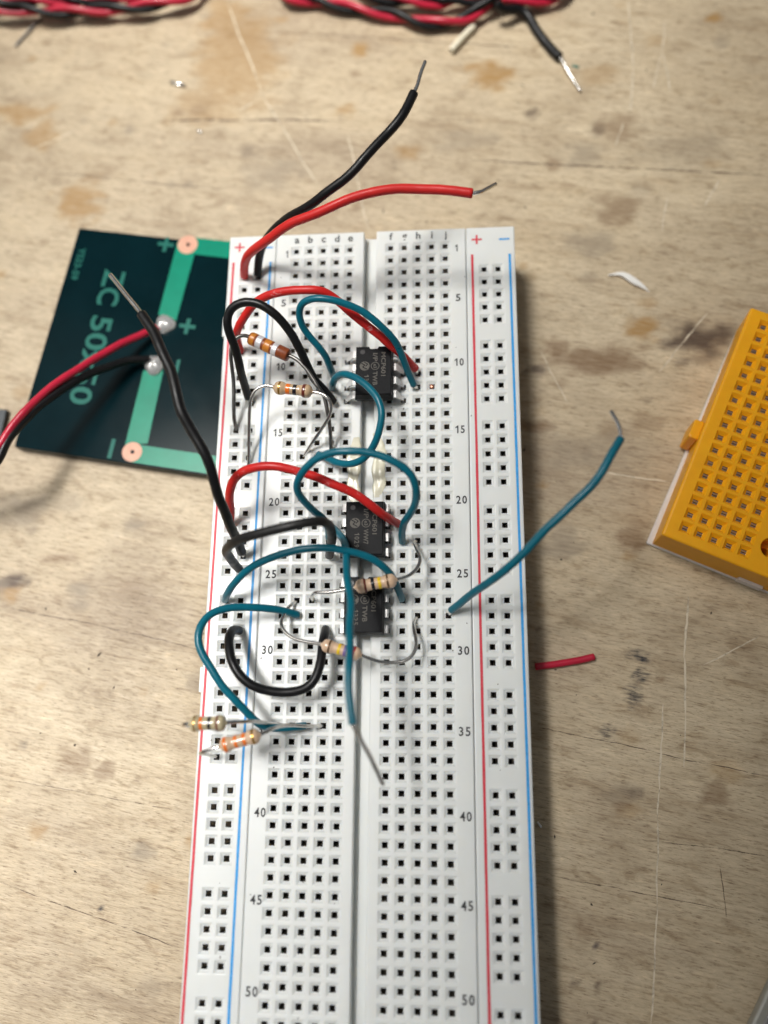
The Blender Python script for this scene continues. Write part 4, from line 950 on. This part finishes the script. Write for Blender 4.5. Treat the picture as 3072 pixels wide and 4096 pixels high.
m_ = boxmesh(-3.05, 31.0, -2.65, 42.3, zb_, zb_ + 0.75, 0.2); link_mesh('adhesive_backing', frame_map([(x - 0.85 * (1 - y / 40), y, z) for x, y, z in m_[0]], ya, yx, yy), m_[1], 'paper', yt)
m_ = boxmesh(-4.9, -3.1, 16.6, 20.2, zb_ + 0.8, -1.6, 0.25); link_mesh('side_tab', frame_map(m_[0], ya, yx, yy), m_[1], 'yellow', yt)
m_ = boxmesh(12.4, 16.6, -2.98, -2.2, zb_ + 0.78, zb_ + 2.6); link_mesh('side_notch', frame_map(m_[0], ya, yx, yy), m_[1], 'paper', yt)

# ------------------------------------------------------------------ small litter
cp = spline(CRESCENT, 0.3, 2); vs_, fs = [], []; n = len(cp)
T_, N_ = frames(cp)
for i, pnt in enumerate(cp):
    u = i / (n - 1); w = 0.08 + 0.62 * math.sin(math.pi * min(1, u * 1.02)) ** 1.3 * (0.7 + 0.5 * u)
    side = Vector((-T_[i].y, T_[i].x, 0)).normalized()
    zc = ZW + 0.12 + 0.5 * math.sin(math.pi * u)
    for dz, ww in ((0, w), (0.22, w * 0.9)):
        for s in (-1, 1):
            q = pnt + side * (s * ww); vs_.append((q.x, q.y, zc + dz))
    if i:
        a, b = 4 * (i - 1), 4 * i
        for q in ((0, 1), (1, 3), (3, 2), (2, 0)): fs.append((a + q[0], a + q[1], b + q[1], b + q[0]))
fs.append((0, 2, 3, 1)); e = 4 * (n - 1); fs.append((e, e + 1, e + 3, e + 2))
tag(link_mesh('plastic_shaving', vs_, fs, 'scrap', None), 'thin white curved plastic shaving on the bench right of the board top', 'shaving')
lab = ['small bright metal clipping on the bench at upper left', 'tiny metal speck on the bench below the upper left clipping', 'tiny metal clipping touching the right side of the breadboard', 'tiny green flake beside the stripped black wire end']
for i, c in enumerate(CLIP):
    m_ = tube([V(c[0]), V(c[1])], (0.42, 0.3, 0.28, 0.3)[i], 10, 0.4)
    v_ = m_[0] if i != 3 else [Vector((q.x, q.y, ZW + 0.02 + (q.z - ZW) * 0.3)) for q in m_[0]]
    tag(link_mesh('wire_clipping' if i != 3 else 'plastic_flake', v_, m_[1], 'tin' if i != 3 else 'flake', None, True), lab[i], 'clipping' if i != 3 else 'flake')

# crumbs and dust on the bench and on the board
def crumbs():
    rs = random.Random(5); vs_, fs = [], []
    for i in range(230):
        on = i % 6 == 0
        x, y = (rs.uniform(-26, 26), rs.uniform(-130, 2)) if on else (rs.uniform(-90, 84), rs.uniform(-136, 76))
        if not on and -28 < x < 28 and y < 4: continue
        if not on and (x < -26 and -44 < y < 17 or x > 48 and -66 < y < 2): continue
        if on and abs(abs(x) - 1.2) < 1.4: continue
        z = TOP if on else ZW; r = rs.uniform(0.05, 0.13) if on else rs.uniform(0.06, 0.22)
        n = len(vs_); a0 = rs.uniform(0, 6.28); st = rs.uniform(1.0, 2.6)
        for k in range(4):
            a = a0 + k * math.pi / 2; e = r * (st if k % 2 else 1) * rs.uniform(0.7, 1.2); vs_.append((x + e * math.cos(a), y + e * math.sin(a), z))
        vs_.append((x + rs.uniform(-.03, .03), y, z + r * rs.uniform(0.6, 1.1)))
        fs += [(n, n + 1, n + 4), (n + 1, n + 2, n + 4), (n + 2, n + 3, n + 4), (n + 3, n, n + 4)]
    o = link_mesh('dust_crumbs', vs_, fs, 'crumb'); o['kind'] = 'stuff'
    o['label'] = 'dark crumbs and dust scattered over bench and board'; o['category'] = 'dust'
crumbs()

# dark module cut off by the left edge
a, b = V(MODULE[0]), V(MODULE[1]); my = (a - b).normalized(); mx = Vector((my.y, -my.x, 0))
mt_ = thing('circuit_module', (a.x - 5, a.y - 4, ZW), 'dark circuit module cut off by the left edge beside the green panel', 'module')
m_ = boxmesh(-14, 0, -8, 0, ZW - a.z, 0, 0.15); bd = link_mesh('board', frame_map(m_[0], a, mx, my), m_[1], 'module', mt_)
m_ = boxmesh(-9, -2.2, -6.5, -1.5, 0.0, 0.9, 0.15); link_mesh('component', frame_map(m_[0], a, mx, my), m_[1], 'chip', mt_)

# case corner at the lower right edge
a, b = V(CASE[0]), V(CASE[1]); cy_ = (a - b).normalized(); cx_ = Vector((cy_.y, -cy_.x, 0))
ct = thing('plastic_case', (a.x + 15, a.y - 10, ZW), 'grey plastic case corner at the lower right edge of the picture', 'case')
m_ = boxmesh(0, 40, -40, 30, ZW - a.z, 0, 0.5); link_mesh('shell', frame_map(m_[0], a, cx_, cy_), m_[1], 'case_rim', ct)
m_ = boxmesh(1.4, 38.6, -38.6, 28.6, -0.5, 0.25, 0.2); link_mesh('lid', frame_map(m_[0], a, cx_, cy_), m_[1], 'case_dark', ct)
